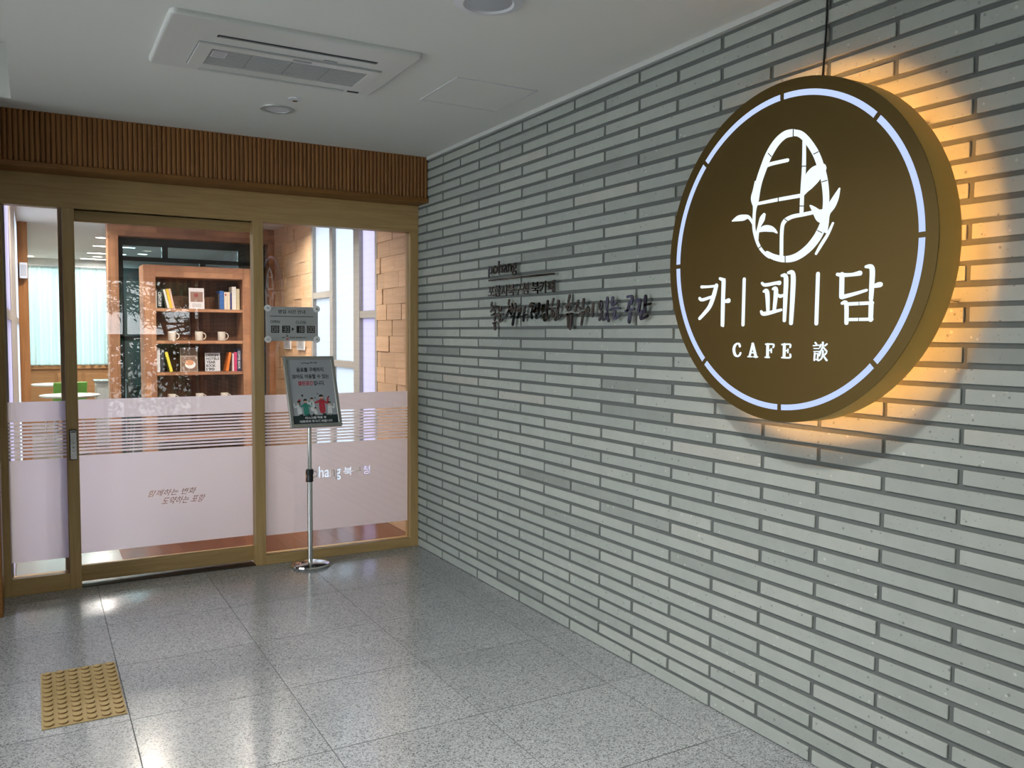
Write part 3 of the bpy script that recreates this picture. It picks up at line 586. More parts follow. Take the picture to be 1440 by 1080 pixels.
# oak frame
fr = empty('trim_3', (-1.25, YD, 0), 'light oak frame around the sliding door and sidelights', kind='structure')
box('head', (-2.58, 0, YD, .24, 2.228, 2.412), M['oak'], fr, .002)
box('post', (-2.215, -2.153, YD, .24, 0, 2.228), M['oak_v'], fr, .002)
box('post', (-1.140, -1.076, YD, .24, 0, 2.228), M['oak_v'], fr, .002)
box('jamb', (-.062, 0, YD, .24, 0, 2.228), M['oak_v'], fr, .002)
box('jamb', (-2.58, -2.512, YD, .24, 0, 2.228), M['oak_v'], fr, .002)
box('sill', (-2.512, -2.215, YD, .24, 0, .098), M['oak'], fr, .002)
box('sill', (-1.076, -.062, YD, .24, 0, .062), M['oak'], fr, .002)
box('track', (-2.153, -1.140, YD+.03, .30, 2.228, 2.245), M['oak'], fr)
box('floor_channel', (-2.153, -1.140, YD+.01, .30, 0.0005, .004), M['black'], fr)
wp = box('wall_front', (-4.6, -2.58, -.0, .30, 0, ZC), M['sill']); tag(wp, 'brown timber panelling left of the doors', kind='structure')
tp = box('trim_4', (-2.72, -2.543, -.23, -.0, 0, ZC), M['sill'], None, .003); tag(tp, 'brown timber corner post at the left edge', kind='structure')

def film_cut(name, F, b, cutters, mat, parent):
    """Frosted film with lettering cut out of it."""
    bm = bmesh.new(); bm_box(bm, *b)
    for v in bm.verts: v.co = F.p(*v.co)
    o = link(name, bm_done(bm, name), mat, parent)
    cs = []
    for me in cutters:
        c = bpy.data.objects.new('cutter', me); COL.objects.link(c); cs.append(c)
        md = o.modifiers.new('cut', 'BOOLEAN'); md.object = c; md.operation = 'DIFFERENCE'; md.solver = 'EXACT'; md.use_self = True
    bpy.context.view_layer.update()
    me = bpy.data.meshes.new_from_object(o.evaluated_get(bpy.context.evaluated_depsgraph_get()))
    o.modifiers.clear()
    if len(me.polygons) > 6:
        old = o.data; o.data = me; bpy.data.meshes.remove(old)
    if not o.data.materials: o.data.materials.append(mat)
    for c in cs: d = c.data; bpy.data.objects.remove(c); bpy.data.meshes.remove(d)
    return o
def glazing(parent, x0, x1, z0, z1, y, cutters=()):
    g = box('glass_pane', (x0, x1, y, y+.006, z0, z1), M['glass'], parent)
    yb = y+.0075
    film_cut('frosted_film', DOOR_F, (x0+.002, x1-.002, .182, .776, -yb-.0006, -yb), cutters, M['frost'], g)
    box('frosted_film', (x0+.002, x1-.002, yb, yb+.0006, .996, 1.112), M['frost'], g)
    for k in range(10):
        zz = .789+k*.0206
        box('film_stripe', (x0+.002, x1-.002, yb, yb+.0006, zz, zz+.0122), M['frost'], g)
    return g
YG = .19
w1 = empty('window_1', (-2.36, YG, .1), 'narrow frosted-band sidelight left of the sliding door', kind='structure')
glazing(w1, -2.512, -2.215, .098, 2.228, YG)
cut2 = [text_mesh('pohang', (-.80, -.555, .515, .615), DOOR_F, -.30, -.10, 0, .012), text_mesh('북구청', (-.535, -.345, .54, .60), DOOR_F, -.30, -.10, 0, .004)]
w2 = empty('window_2', (-.57, YG, .06), 'wide frosted-band sidelight beside the brick wall', kind='structure')
glazing(w2, -1.076, -.062, .062, 2.228, YG, cut2)
d1 = empty('door_1', (-1.65, .23, .02), 'oak framed sliding glass door with frosted band', kind='structure')
YS = .252
box('top_rail', (-2.20, -1.10, YS-.016, YS+.024, 2.165, 2.235), M['oak'], d1, .0015)
box('bottom_rail', (-2.17, -1.10, YS-.016, YS+.024, .018, .112), M['oak'], d1, .0015)
box('stile', (-2.235, -2.172, YS-.016, YS+.024, .018, 2.235), M['oak_v'], d1)
box('stile', (-1.118, -1.058, YS-.016, YS+.024, .018, 2.235), M['oak_v'], d1)
cut1 = [text_mesh('함께하는 변화', (-1.78, -1.50, .492, .532), DOOR_F, -.36, -.16, .5, .004), text_mesh('도약하는 포항', (-1.70, -1.45, .435, .482), DOOR_F, -.36, -.16, .5, .004)]
glazing(d1, -2.172, -1.118, .112, 2.165, YS, cut1)
# lock plate on the left post
lk = empty('door_lock', (-2.18, YD, .77), 'steel lock plate with blue-green face on the oak post', 'lock')
box('housing', (-2.203, -2.161, YD-.014, YD-.0005, .768, .946), M['black'], lk, .004, 2)
box('face', (-2.199, -2.165, YD-.0165, YD-.0135, .773, .941), M['steel'], lk, .001)
box('slot', (-2.194, -2.170, YD-.0175, YD-.0160, .929, .936), M['black'], lk)
for k in range(3): poly('button', DOOR_F, disc_pts(-2.182, .868-.024*k, .005, 12), .0165-YD, .0185-YD, M['silver'], lk)
DOOR_LOCK = lk

# ================================================================== ROUND SIGN
SY, SZ, SR = -3.331, 1.7985, .571
XF, XB = -.170, -.065
sg = empty('round_sign', (XB, SY, SZ-SR), 'round bronze cafe sign with lit white lettering and warm halo', 'sign')
lathe('face', [(0, XF), (SR, XF), (SR, XF+.004), (0, XF+.004)], M['bronze'], sg, (0, SY, SZ), 'x', 128)
lathe('rim', [(SR, XF+.001), (SR, XB), (SR-.004, XB), (SR-.004, XF+.004)], M['bronze_side'], sg, (0, SY, SZ), 'x', 128)
lathe('led_strip', [(.529, -.099), (.529, -.093), (.524, -.093), (.524, -.099)], M['led'], sg, (0, SY, SZ), 'x', 96)
lathe('light_box', [(0, -.105), (.522, -.105), (.522, -.075), (0, -.075)], M['bronze_side'], sg, (0, SY, SZ), 'x', 64)
bmr = bmesh.new()
for k in range(8):
    a0, a1 = math.radians(45*k-1.2+.9), math.radians(45*(k+1)-1.2-.9); nseg = 18
    prev = None
    for i in range(nseg+1):
        a = a0+(a1-a0)*i/nseg; cur = []
        for rr in (.511, .530):
            for x in (XF-.0025, XF+.001): cur.append(bmr.verts.new((x, SY+rr*math.cos(a), SZ+rr*math.sin(a))))
        if prev:
            bmr.faces.new((prev[0], cur[0], cur[2], prev[2])); bmr.faces.new((prev[0], prev[1], cur[1], cur[0])); bmr.faces.new((prev[2], cur[2], cur[3], prev[3]))
        prev = cur
link('ring', bm_done(bmr, 'ring'), M['ring'], sg)
for i, j in ((0, 5), (5, 6), (6, 13), (13, 14), (14, 23)): strokes('letter', WALL_F, yz(SIGN_NAME[i:j]), -XF-.001, -XF+.003, M['lit'], sg)
for i, j in ((0, 1), (1, 6), (6, 11), (11, 16), (16, 32)): strokes('small_letter', WALL_F, yz(SIGN_SUB[i:j]), -XF-.001, -XF+.003, M['lit'], sg)
eg = strokes('egg_emblem', WALL_F, yz(SIGN_EGG), -XF-.001, -XF+.003, M['lit'], sg)
for st in SIGN_TICK: strokes('stencil_bridge', WALL_F, yz([st]), -XF+.0031, -XF+.0038, M['bronze'], eg, False)
for k in range(6):
    a = math.radians(18+60*k); y, z = SY+.553*math.cos(a), SZ+.553*math.sin(a)
    tube('standoff', [(XB-.02, y, z), (.009, y, z)], .005, M['steel'], sg, 8)
cb = tube('power_cable', [(-.075, -3.335, 2.355), (-.02, -3.34, 2.375), (-.006, -3.343, 2.41), (-.006, -3.352, 2.55), (-.006, -3.355, 2.719)], .0035, M['black']); tag(cb, 'thin black cable from round sign up to ceiling', 'cable')

# ================================================================== WALL LETTERING
wt = empty('wall_lettering', (-.02, -1.6, 1.6), 'black mirror lettering standing off the grey brick wall', 'lettering')
WL0, WL1 = .024, .030
text('logo_word', 'pohang', (.953, 1.289, 1.848, 1.941), WALL_F, WL0, WL1, M['mirror_black'], wt, 0, .012)
strokes('rule', WALL_F, yz(WALL_BAR), WL0, WL1, M['mirror_black'], wt, False)
text('title_word', '포항시북구청', (.953, 1.418, 1.736, 1.802), WALL_F, WL0, WL1, M['mirror_black'], wt, 0, .010)
text('title_word', '북카페', (1.455, 1.686, 1.736, 1.802), WALL_F, WL0, WL1, M['mirror_black'], wt, 0, .010)
i = 0
for n_ in (9, 3, 8, 5, 8, 4, 6, 6, 4, 2, 6, 3, 4, 4):
    strokes('brush_letter', WALL_F, yz(WALL_BRUSH[i:i+n_]), WL0, WL1, M['mirror_black'], wt); i += n_
for y, z in [(-.97-.10*k, 1.655-.002*k) for k in range(18)]: tube('pin', [(-.021, y, z), (.009, y, z)], .0025, M['steel'], wt, 6)

# ================================================================== CEILING FITTINGS
ac = empty('air_conditioner', (-1.395, -1.63, 2.69), 'white flush ceiling cassette air conditioner with long filter grille', 'air conditioner')
bm = bmesh.new(); bm_box(bm, -1.905, -.885, -1.975, -1.285, 2.688, ZC)
ve = [e for e in bm.edges if abs(e.verts[0].co.z-e.verts[1].co.z) > .01]
bmesh.ops.bevel(bm, geom=ve, offset=.03, segments=5, affect='EDGES', profile=.5)
bot = [e for e in bm.edges if e.verts[0].co.z < 2.69 and e.verts[1].co.z < 2.69]
bmesh.ops.bevel(bm, geom=bot, offset=.012, segments=3, affect='EDGES', profile=.5)
link('panel', bm_done(bm, 'panel'), M['ac_white'], ac)
box('grille_gap', (-1.762, -.975, -1.708, -1.378, 2.6865, 2.689), M['ac_mesh'], ac)
gf = boxes('grille_frame', [(-1.757, -.980, -1.703, -1.655, 2.680, 2.688), (-1.757, -.980, -1.432, -1.383, 2.680, 2.688), (-1.757, -1.700, -1.655, -1.432, 2.680, 2.688), (-1.020, -.980, -1.655, -1.432, 2.680, 2.688)], M['ac_white'], ac)
for k in range(4):
    xa = -1.700+k*.170; xb = xa+.166
    box('filter', (xa, xb, -1.655, -1.432, 2.6845, 2.688), M['ac_mesh'], gf)
    boxes('filter_bars', [(xa, xb, -1.655+j*.0186+.006, -1.655+j*.0186+.0085, 2.6832, 2.6848) for j in range(12)], M['ac_white'], gf)
box('slot', (-1.705, -1.035, -1.815, -1.788, 2.6862, 2.689), M['ac_dark'], ac)
box('louver', (-1.700, -1.040, -1.806, -1.798, 2.683, 2.6868), M['ac_mesh'], ac)
box('slot', (-1.700, -1.030, -1.330, -1.308, 2.6862, 2.689), M['ac_mesh'], ac)
box('louver', (-1.698, -1.032, -1.332, -1.318, 2.680, 2.6868), M['ac_white'], ac)
box('display', (-1.01, -.955, -1.335, -1.318, 2.6855, 2.6885), M['ac_dark'], ac)
stk = box('label_sticker', (-1.69, -1.63, -1.62, -1.54, 2.6825, 2.6832), M['rim_white'], ac)
boxes('printed_lines', [(-1.685, -1.635, -1.612+j*.018, -1.606+j*.018, 2.682, 2.6826) for j in range(4)], M['ac_mesh'], stk)
box('latch', (-1.37, -1.29, -1.69, -1.672, 2.6785, 2.6805), M['ac_mesh'], ac); box('indicator', (-1.25, -1.19, -1.73, -1.722, 2.6855, 2.6885), M['ac_mesh'], ac)
ac.location.z += .0125
dl = empty('ceiling_downlight', (-1.204, -.742, ZC), 'small unlit round downlight near the fluted header', 'ceiling light')
lathe('rim', [(.062, 0), (.09, 0), (.088, -.006), (.066, -.007), (.062, 0)], M['silver'], dl, (-1.204, -.742, ZC), seg=36)
lathe('diffuser', [(0, -.003), (.064, -.003), (.064, -.001), (0, -.001)], M['rim_white'], dl, (-1.204, -.742, ZC), seg=30)
sp = empty('sprinkler_head', (-1.175, -.985, ZC), 'small white sprinkler rosette beside the unlit downlight', 'sprinkler')
lathe('rosette', [(.034, 0), (.032, -.004), (.018, -.007), (0, -.007)], M['rim_white'], sp, (-1.175, -.985, ZC), seg=24)
lathe('nozzle', [(.010, -.006), (.010, -.010), (.014, -.011), (.014, -.013), (0, -.013)], M['steel'], sp, (-1.175, -.985, ZC), seg=20)
cs = empty('ceiling_speaker', (-.915, -2.62, ZC), 'round white ceiling speaker with grey cloth centre', 'speaker')
lathe('rim', [(.085, 0), (.128, 0), (.125, -.008), (.092, -.014), (.085, -.006)], M['rim_white'], cs, (-.915, -2.62, ZC), seg=48)
lathe('grille', [(0, -.012), (.06, -.011), (.088, -.006), (.088, -.001), (0, -.001)], M['speaker'], cs, (-.915, -2.62, ZC), seg=40)
ah = empty('access_hatch', (-.40, -1.53, ZC), 'square white access hatch in the ceiling beside the brick wall', 'hatch')
box('door', (-.612, -.188, -1.742, -1.318, ZC-.003, ZC-.0002), M['ceiling'], ah)
boxes('frame', [(-.620, -.180, -1.750, -1.7445, ZC-.004, ZC), (-.620, -.180, -1.3155, -1.310, ZC-.004, ZC), (-.620, -.6145, -1.7445, -1.3155, ZC-.004, ZC), (-.1855, -.180, -1.7445, -1.3155, ZC-.004, ZC)], M['rim_white'], ah)
downlight('ceiling_downlight', -1.60, -3.50, ZC, .07, 27, 'lit round downlight above the round sign, overhead of the viewer', False, None, 132)
downlight('ceiling_downlight', -1.60, -6.10, ZC, .07, 18, 'lit round downlight behind the viewer', False, None, 132)

# ================================================================== TACTILE PAVING
TX, TY = -2.079, -1.1816
for t in range(2):
    y1 = TY-.3*t; y0 = y1-.3
    tp_ = empty('tactile_tile', (TX-.15, (y0+y1)/2, 0), ['yellow tactile warning tile nearer the sliding door', 'yellow tactile warning tile nearer the viewer'][t], 'tactile tile', 'yellow tactile tiles')
    box('plate', (TX-.299, TX-.001, y0+.0005, y1-.0005, .0005, .005), M['tactile'], tp_, .001)
    if t == 0:
        bm = bmesh.new(); rings = []
        for rr, h in ((.0178, 0), (.0170, .0040), (.0155, .0056), (.0125, .0062)): rings.append([bm.verts.new((rr*math.cos(2*math.pi*k/14), rr*math.sin(2*math.pi*k/14), h)) for k in range(14)])
        for A, B in zip(rings, rings[1:]):
            for k in range(14): bm.faces.new((A[k], A[(k+1) % 14], B[(k+1) % 14], B[k]))
        bm.faces.new(rings[-1])
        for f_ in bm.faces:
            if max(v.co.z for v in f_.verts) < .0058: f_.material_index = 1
        dome = bm_done(bm, 'dome'); dome.materials.append(M['tactile']); dome.materials.append(M['tactile_shade'])
    for i in range(6):
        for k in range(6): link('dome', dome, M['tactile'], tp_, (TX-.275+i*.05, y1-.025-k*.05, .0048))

# ================================================================== POSTER STAND
PX, PY = -.828, .0
ps = empty('poster_stand', (PX, PY, 0), 'chrome poster stand with tilted notice frame before the right sidelight', 'poster stand')
lathe('base', [(0, 0.0005), (.122, .0005), (.126, .008), (.122, .018), (.10, .026), (.05, .034), (.02, .038), (0, .038)], M['steel'], ps, (PX, PY, 0), seg=56)
tube('lower_pole', [(PX, PY, .03), (PX, PY, .60)], .0165, M['steel'], ps, 20)
lathe('collar', [(.018, .552), (.022, .556), (.022, .585), (.0205, .588), (.0205, .598), (.0245, .602), (.0245, .632), (.018, .636)], M['black'], ps, (PX, PY, 0), seg=24)
tube('upper_pole', [(PX, PY, .60), (PX, PY, 1.10)], .0125, M['steel'], ps, 18)
box('pivot', (PX-.03, PX+.03, PY-.015, PY+.015, 1.08, 1.14), M['black'], ps, .004)
LEAN = math.radians(23)
PF = Frame((PX+.01, PY-.026-.015, 1.145), (1, 0, 0), (0, math.sin(LEAN), math.cos(LEAN)))
PF.n = PF.u.cross(PF.v)
hw, hh = .166, .240
slab('back_board', PF, (-hw+.006, hw-.006, -hh+.006, hh-.006, -.012, -.002), M['black'], ps)
for b in ((-hw, hw, hh-.022, hh, -.014, .008), (-hw, hw, -hh, -hh+.022, -.014, .008), (-hw, -hw+.022, -hh+.022, hh-.022, -.014, .008), (hw-.022, hw, -hh+.022, hh-.022, -.014, .008)):
    slab('frame_bar', PF, b, M['alu'], ps, .003)
pp = slab('notice_sheet', PF, (-hw+.02, hw-.02, -hh+.02, hh-.02, -.002, .0005), M['paper'], ps)
C0, C1 = .0005, .0012
text('small_logo', 'pohang 북구청', (-.05, .05, .188, .202), PF, C0, C1, M['print_black'], pp, 0, .01)
text('print', '음료를 구매하지', (-.088, .088, .132, .163), PF, C0, C1, M['print_black'], pp, 0, .022)
text('print', '않아도 이용할 수 있는', (-.120, .120, .086, .117), PF, C0, C1, M['print_black'], pp, 0, .022)
text('print', '열린공간', (-.088, .010, .040, .071), PF, C0, C1, M['red_print'], pp, 0, .026)
text('print', '입니다.', (.014, .085, .040, .071), PF, C0, C1, M['print_black'], pp, 0, .022)
slab('print_band', PF, (-hw+.022, hw-.022, -hh+.024, -.162, C0, C1), M['dark_print'], pp)
text('print', '마스크를 착용 후', (-.068, .068, -.186, -.170), PF, C1, C1+.0006, M['print_white'], pp, 0, .022)
text('print', '대화하여 주시기 바랍니다', (-.105, .105, -.210, -.193), PF, C1, C1+.0006, M['print_white'], pp, 0, .015)
def figure(a, b, s, shirt, arms):
    bm = bmesh.new()
    for st in arms: bm_stroke(bm, PF, [(a+u*s, b+v*s, w*s) for u, v, w in st], C0, C1, True, 4)
    link('print_figure', bm_done(bm, 'print_figure'), shirt, pp)
    poly('print_head', PF, disc_pts(a, b+.052*s, .012*s, 14, .014*s), C0, C1, M['skin_print'], pp)
    poly('print_hair', PF, [(a+.0135*s*math.cos(t), b+.056*s+.014*s*math.sin(t)) for t in [math.pi*k/8 for k in range(9)]], C1, C1+.0003, M['print_black'], pp)
torso = [(0, .036, .022), (0, .012, .034), (0, -.03, .036)]
up = lambda d: [(d*.012, .030, .012), (d*.034, .016, .012), (d*.040, .048, .010)]
figure(-.055, -.120, 1.0, M['green_print'], [torso, up(-1), up(1)])
figure(.050, -.100, 1.1, M['red_print'], [torso, up(1), [(-.012, .03, .012), (-.036, .02, .012)]])
figure(-.012, -.098, .8, M['print_white'], [torso, up(-1)])
figure(-.098, -.118, .8, M['print_white'], [torso, up(-1)])
figure(.004, -.150, .6, M['print_white'], [torso])
figure(.098, -.128, .8, M['print_white'], [torso, up(1)])
for k, (a, b, rr, mm) in enumerate([(-.092, -.060, .008, 'red_print'), (-.07, -.028, .007, 'print_black'), (.03, -.018, .004, 'print_black'), (.01, -.045, .004, 'print_black'), (.07, -.035, .003, 'red_print'), (.1, -.04, .005, 'print_black'), (.022, -.06, .003, 'green_print'), (.066, -.055, .003, 'print_black'), (-.03, -.07, .003, 'green_print'), (.11, -.075, .003, 'print_black')]):
    poly('print_dot', PF, disc_pts(a, b, rr, 10), C0, C1, M[mm], pp)
for a in (-.09, -.045, -.005, .06, .1): slab('print_seat', PF, (a-.012, a+.012, -.163, -.152, C0, C1), M['dark_print'], pp)

# ================================================================== OPENING HOURS PLATE
hp = empty('opening_hours_plate', (-.90, .13, 1.466), 'grey opening hours plate on clear standoffs, fixed to right sidelight glass', 'sign')
HF = Frame((-.899, .128, 1.577), (1, 0, 0), (0, 0, 1))
pl_ = slab('plate', HF, (-.170, .170, -.111, .111, -.006, 0), M['silver'], hp, .0015)
for a in (-.160, .160):
    for b in (-.100, .100):
        o = lathe('standoff', [(0, 0), (.022, 0), (.022, .006), (.018, .010), (0, .010)], M['clear_plastic'], hp, (0, 0, 0), 'y', 20)
        for v in o.data.vertices: v.co = Vector((HF.o.x+a, HF.o.y-.008+v.co.y, HF.o.z+b))+Vector((v.co.x, 0, v.co.z))
        poly('screw', HF, disc_pts(a, b, .007, 12), .008, .011, M['steel'], hp)
        tube('post', [(HF.o.x+a, HF.o.y+.006, HF.o.z+b), (HF.o.x+a, YG+.001, HF.o.z+b)], .008, M['clear_plastic'], hp, 12)
D0, D1 = 0, .0012
text('print', '영업 시간 안내', (-.092, .085, .066, .092), HF, D0, D1, M['print_black'], pl_, 0, .004)
slab('print_rule', HF, (-.145, .140, .047, .0505, D0, D1), M['print_black'], pl_)
text('print', 'OPEN', (-.142, -.082, .004, .022), HF, D0, D1, M['print_black'], pl_)
text('print', 'CLOSE', (.022, .090, .002, .020), HF, D0, D1, M['print_black'], pl_)
SEG = {'0': 'abcdef', '8': 'abcdefg', '3': 'abcdg', '1': 'bc'}
for tx, a in (('08', -.138), ('30', -.067), ('18', .027), ('00', .096)):
    wn = slab('number_window', HF, (a, a+.052, -.058, -.012, D0, D1), M['black'], pl_)
    for i, ch in enumerate(tx):
        L_ = a+.007+i*.022; R_ = L_+.015; T_, B_, Mi = -.018, -.052, -.035; w = .003
        S = {'a': (L_, R_, T_-w, T_), 'b': (R_-w, R_, Mi, T_), 'c': (R_-w, R_, B_, Mi), 'd': (L_, R_, B_, B_+w), 'e': (L_, L_+w, B_, Mi), 'f': (L_, L_+w, Mi, T_), 'g': (L_, R_, Mi-w/2, Mi+w/2)}
        bm = bmesh.new()
        for s_ in SEG[ch]: bm_box(bm, *S[s_], D1, D1+.0006)
        for v in bm.verts: v.co = HF.p(*v.co)
        link('digit', bm_done(bm, 'digit'), M['silver'], wn)
poly('print_arrow', HF, [(-.004, -.022), (-.004, -.046), (.012, -.034)], D0, D1, M['print_black'], pl_)
text('print', '매주', (-.070, -.046, -.095, -.084), HF, D0, D1, M['print_black'], pl_)
text('print', '토', (-.042, -.026, -.084, -.070), HF, D0, D1, M['dark_print'], pl_, 0, .01)
text('print', '일', (-.042, -.026, -.105, -.090), HF, D0, D1, M['red_print'], pl_, 0, .01)
text('print', '요일은 휴무입니다', (-.020, .088, -.095, -.083), HF, D0, D1, M['print_black'], pl_)

# ================================================================== CAFE SHELL (seen through the glass)
XR, XLF, YB, ZK = .075, -2.50, 10.4, 2.70
cf = box('floor.001', (-2.6, 3.2, .36, 10.7, -.06, -.004), M['grout']); tag(cf, 'cafe floor of brown timber boards and white tiles', kind='structure')
x = -1.885
bw = .1305; nb = 0
while x < XR+.1:
    for (ya, yb) in ((.36, 1.5), (1.5, 3.4), (3.4, 5.6)) if nb % 2 else ((.36, .9), (.9, 2.6), (2.6, 5.6)):
        box('floorboard', (x+.0008, x+bw-.0008, ya+.0008, yb-.0008, -.02, 0), M['floor_wood'], cf)
    x += bw; nb += 1
box('timber_field', (-1.885, 3.2, 5.6, 10.7, -.02, -.0005), M['floor_wood'], cf)
for i in range(2):
    for k in range(17): box('white_tile', (-2.5+i*.3075+.001, -2.5+(i+1)*.3075-.001, .36+k*.6+.001, .36+(k+1)*.6-.001, -.02, 0), M['floor_white'], cf)
kc = boxes('ceiling.001', [(-2.7, .3, .30, 4.86, ZK, 3.0), (-2.7, 3.2, 4.86, 10.7, ZK, 3.0)], M['ceiling']); tag(kc, 'white cafe ceiling behind the glass doors', kind='structure')
# right wall of the cafe: blond wood blocks, tall frosted windows
kr = boxes('wall_cafe_right', [(XR+.012, .30, .30, 1.17, 0, ZK), (XR+.012, .30, 3.03, 4.86, 0, ZK), (.30, .32, .30, 1.17, 0, ZK)], M['tile_wood']); tag(kr, 'cafe side wall clad in blond wood blocks', kind='structure')
bh = .125; nblk = 0
for (ya, yb) in ((.40, 1.17), (3.03, 4.50)):
    for r_ in range(22):
        z0, z1 = r_*bh, min((r_+1)*bh, ZK)
        if z0 >= ZK or z1-z0 < .02: continue
        y = ya-(.0 if r_ % 2 else .16)-.05*(r_ % 3)
        while y < yb:
            a, b = max(y, ya), min(y+.30, yb)
            if b-a > .02: box('wood_block', (XR-random.choice((0, 0, .004, .008)), XR+.014, a+.0008, b-.0008, z0+.0008, z1-.0008), M['tile_wood'], kr, .001)
            y += .30
box('end_board', (XR-.02, XR+.03, .30, .40, 0, ZK), M['oak_v'], kr)
def frosted_wall(name, label, x, sgn, secs, post, rec=.03):
    """Tall frosted windows along a wall at x; secs: (y0, y1, rail z, pane material)."""
    w = empty(name, (x, secs[0][0], 0), label, kind='structure')
    for y0, y1, zr, pm in secs:
        for (a, b) in ((.06, zr-.03), (zr+.03, ZK-.05)): box('pane', (x+sgn*rec, x+sgn*(rec+.006), y0, y1, a, b), M[pm], w)
        box('rail', (x, x+sgn*.06, y0, y1, zr-.03, zr+.03), M[post], w)
        boxes('end_rail', [(x, x+sgn*.06, y0, y1, 0, .06), (x, x+sgn*.06, y0, y1, ZK-.05, ZK)], M[post], w)
    ys = [secs[0][0]-.05] + [q for s_ in secs for q in s_[:2]] + [secs[-1][1]+.05]
    for a, b in zip(ys[0::2], ys[1::2]):
        if b-a > .005: box('post', (x-sgn*(.004 if rec > .01 else 0), x+sgn*.07, a, b, 0, ZK), M[post], w)
    return w
frosted_wall('window_4', 'tall frosted windows along the cafe side wall by the brick wall', XR, 1, [(1.22, 1.60, 1.68, 'pane_lav'), (1.75, 2.34, 1.24, 'pane_white'), (2.43, 2.98, 1.89, 'pane_white')], 'post_grey')
frosted_wall('window_5', 'tall frosted windows along the cafe wall at far left', XLF, -1, [(.26, 1.34, 1.62, 'pane_lav'), (3.75, 5.15, 1.62, 'pane_white')], 'post_pink', .002)
kl = box('wall_cafe_left', (-2.66, XLF, 5.2, 10.7, 0, ZK), M['white_wall']); tag(kl, 'white cafe wall on the far left', kind='structure')
# far wall with curtained window
kt = box('wall_cafe_back.002', (-2.66, 3.2, YB, 10.7, 2.60, ZK), M['white_wall']); tag(kt, 'white strip of wall above the far curtains', kind='structure')
kb = boxes('wall_cafe_back', [(-2.66, -2.46, YB, 10.7, .93, 2.6), (-2.66, -1.24, YB, 10.7, 0, .93)], M['wainscot']); tag(kb, 'far cafe wall with timber wainscot under the curtained window', kind='structure')
kd = box('wall_cafe_back.001', (-1.24, 3.2, YB, 10.7, 0, 2.6), M['teal_dark']); tag(kd, 'dark far wall of the room behind the teal glass screen', kind='structure')
box('rail', (-2.66, -1.24, YB-.03, YB, .90, .96), M['wainscot'], kb)
for k in range(3): box('panel', (-2.44+k*.4, -2.08+k*.4, YB-.015, YB, .25, .82), M['wainscot'], kb, .004)
kq = box('wall_cafe_side', (3.1, 3.2, 4.86, 10.7, 0, ZK), M['white_wall']); tag(kq, 'hidden side wall of the far cafe room', kind='structure')
kp = box('wall_cafe_front', (XR, 3.2, 4.78, 4.86, 0, ZK), M['teal_dark']); tag(kp, 'dark partition wall beside the timber portal', kind='structure')
fw = empty('window_6', (-1.85, YB+.1, .95), 'far cafe window behind sheer curtains', kind='structure')
box('pane', (-2.44, -1.26, YB+.12, YB+.126, .95, 2.58), M['teal_glass'], fw)
boxes('frame', [(-2.46, -2.42, YB+.1, YB+.15, .93, 2.6), (-1.28, -1.24, YB+.1, YB+.15, .93, 2.6), (-2.42, -1.28, YB+.1, YB+.15, 2.55, 2.6), (-2.42, -1.28, YB+.1, YB+.15, .93, .97), (-1.88, -1.84, YB+.1, YB+.15, .97, 2.55)], M['dark_frame'], fw)
def curtain(x0, x1, label):
    bm = bmesh.new(); nx, nz = 90, 14; rows = []
    for j in range(nz+1):
        z = 2.575-(2.575-.965)*j/nz; t = j/nz
        rows.append([bm.verts.new((x0+(x1-x0)*i/nx, YB-.05+(.014+.026*t)*math.sin(2*math.pi*i/nx*5.0+.6*math.sin(i*.09))+.006*math.sin(i*.55+2*t), z)) for i in range(nx+1)])
    for A, B in zip(rows, rows[1:]):
        for i in range(nx): bm.faces.new((A[i], A[i+1], B[i+1], B[i]))
    c = empty('sheer_curtain', (x0, YB-.05, .96), label, 'curtain', 'sheer curtains on the far window')
    link('cloth', bm_done(bm, 'cloth', smooth=True), M['curtain'], c)
    tube('rail', [(x0, YB-.05, 2.585), (x1, YB-.05, 2.585)], .01, M['rim_white'], c, 8)
curtain(-2.46, -1.86, 'left sheer white curtain on the far cafe window'); curtain(-1.855, -1.26, 'right sheer white curtain on the far cafe window')
cl = box('timber_column', (-2.50, -2.405, 5.25, 5.45, 0, ZK), M['orange_wood'], None, .003); tag(cl, 'orange-brown timber column left of the curtained window', 'column')
ws = empty('wall_speaker', (-2.45, 5.2, 2.08), 'small white wall speaker at top of the timber column', 'speaker')
box('case', (-2.485, -2.41, 5.15, 5.249, 2.085, 2.255), M['rim_white'], ws, .006, 2)
box('grille', (-2.474, -2.421, 5.145, 5.151, 2.11, 2.23), M['speaker'], ws)

# ---- timber portal with dark glazing
po = empty('timber_portal', (-.8, 4.5, 0), 'brown butcher-block timber portal around a dark framed teal glass screen', 'portal')
box('post', (-1.672, -1.568, 4.50, 4.75, 0, 2.535), M['shelf_v'], po, .002)
box('post', (.004, XR, 4.50, 4.75, 0, 2.535), M['shelf_v'], po, .002)
box('beam', (-1.672, XR, 4.50, 4.75, 2.535, ZK), M['shelf'], po, .002)
gz = po
for b in ((-1.568, .004, 4.68, 4.74, 2.455, 2.535), (-1.568, .004, 4.68, 4.74, 2.29, 2.335), (-1.568, .004, 4.68, 4.74, 0, .10), (-1.568, .004, 4.68, 4.74, 1.42, 1.47)): box('transom', b, M['dark_frame'], gz)
for b in ((-1.568, -1.51, 4.68, 4.74, .1, 2.455), (-1.115, -1.055, 4.68, 4.74, 2.335, 2.455), (-.30, -.0, 4.68, 4.74, .1, 2.455), (-.72, -.66, 4.68, 4.74, .1, 2.29)): box('mullion', b, M['dark_frame'], gz)
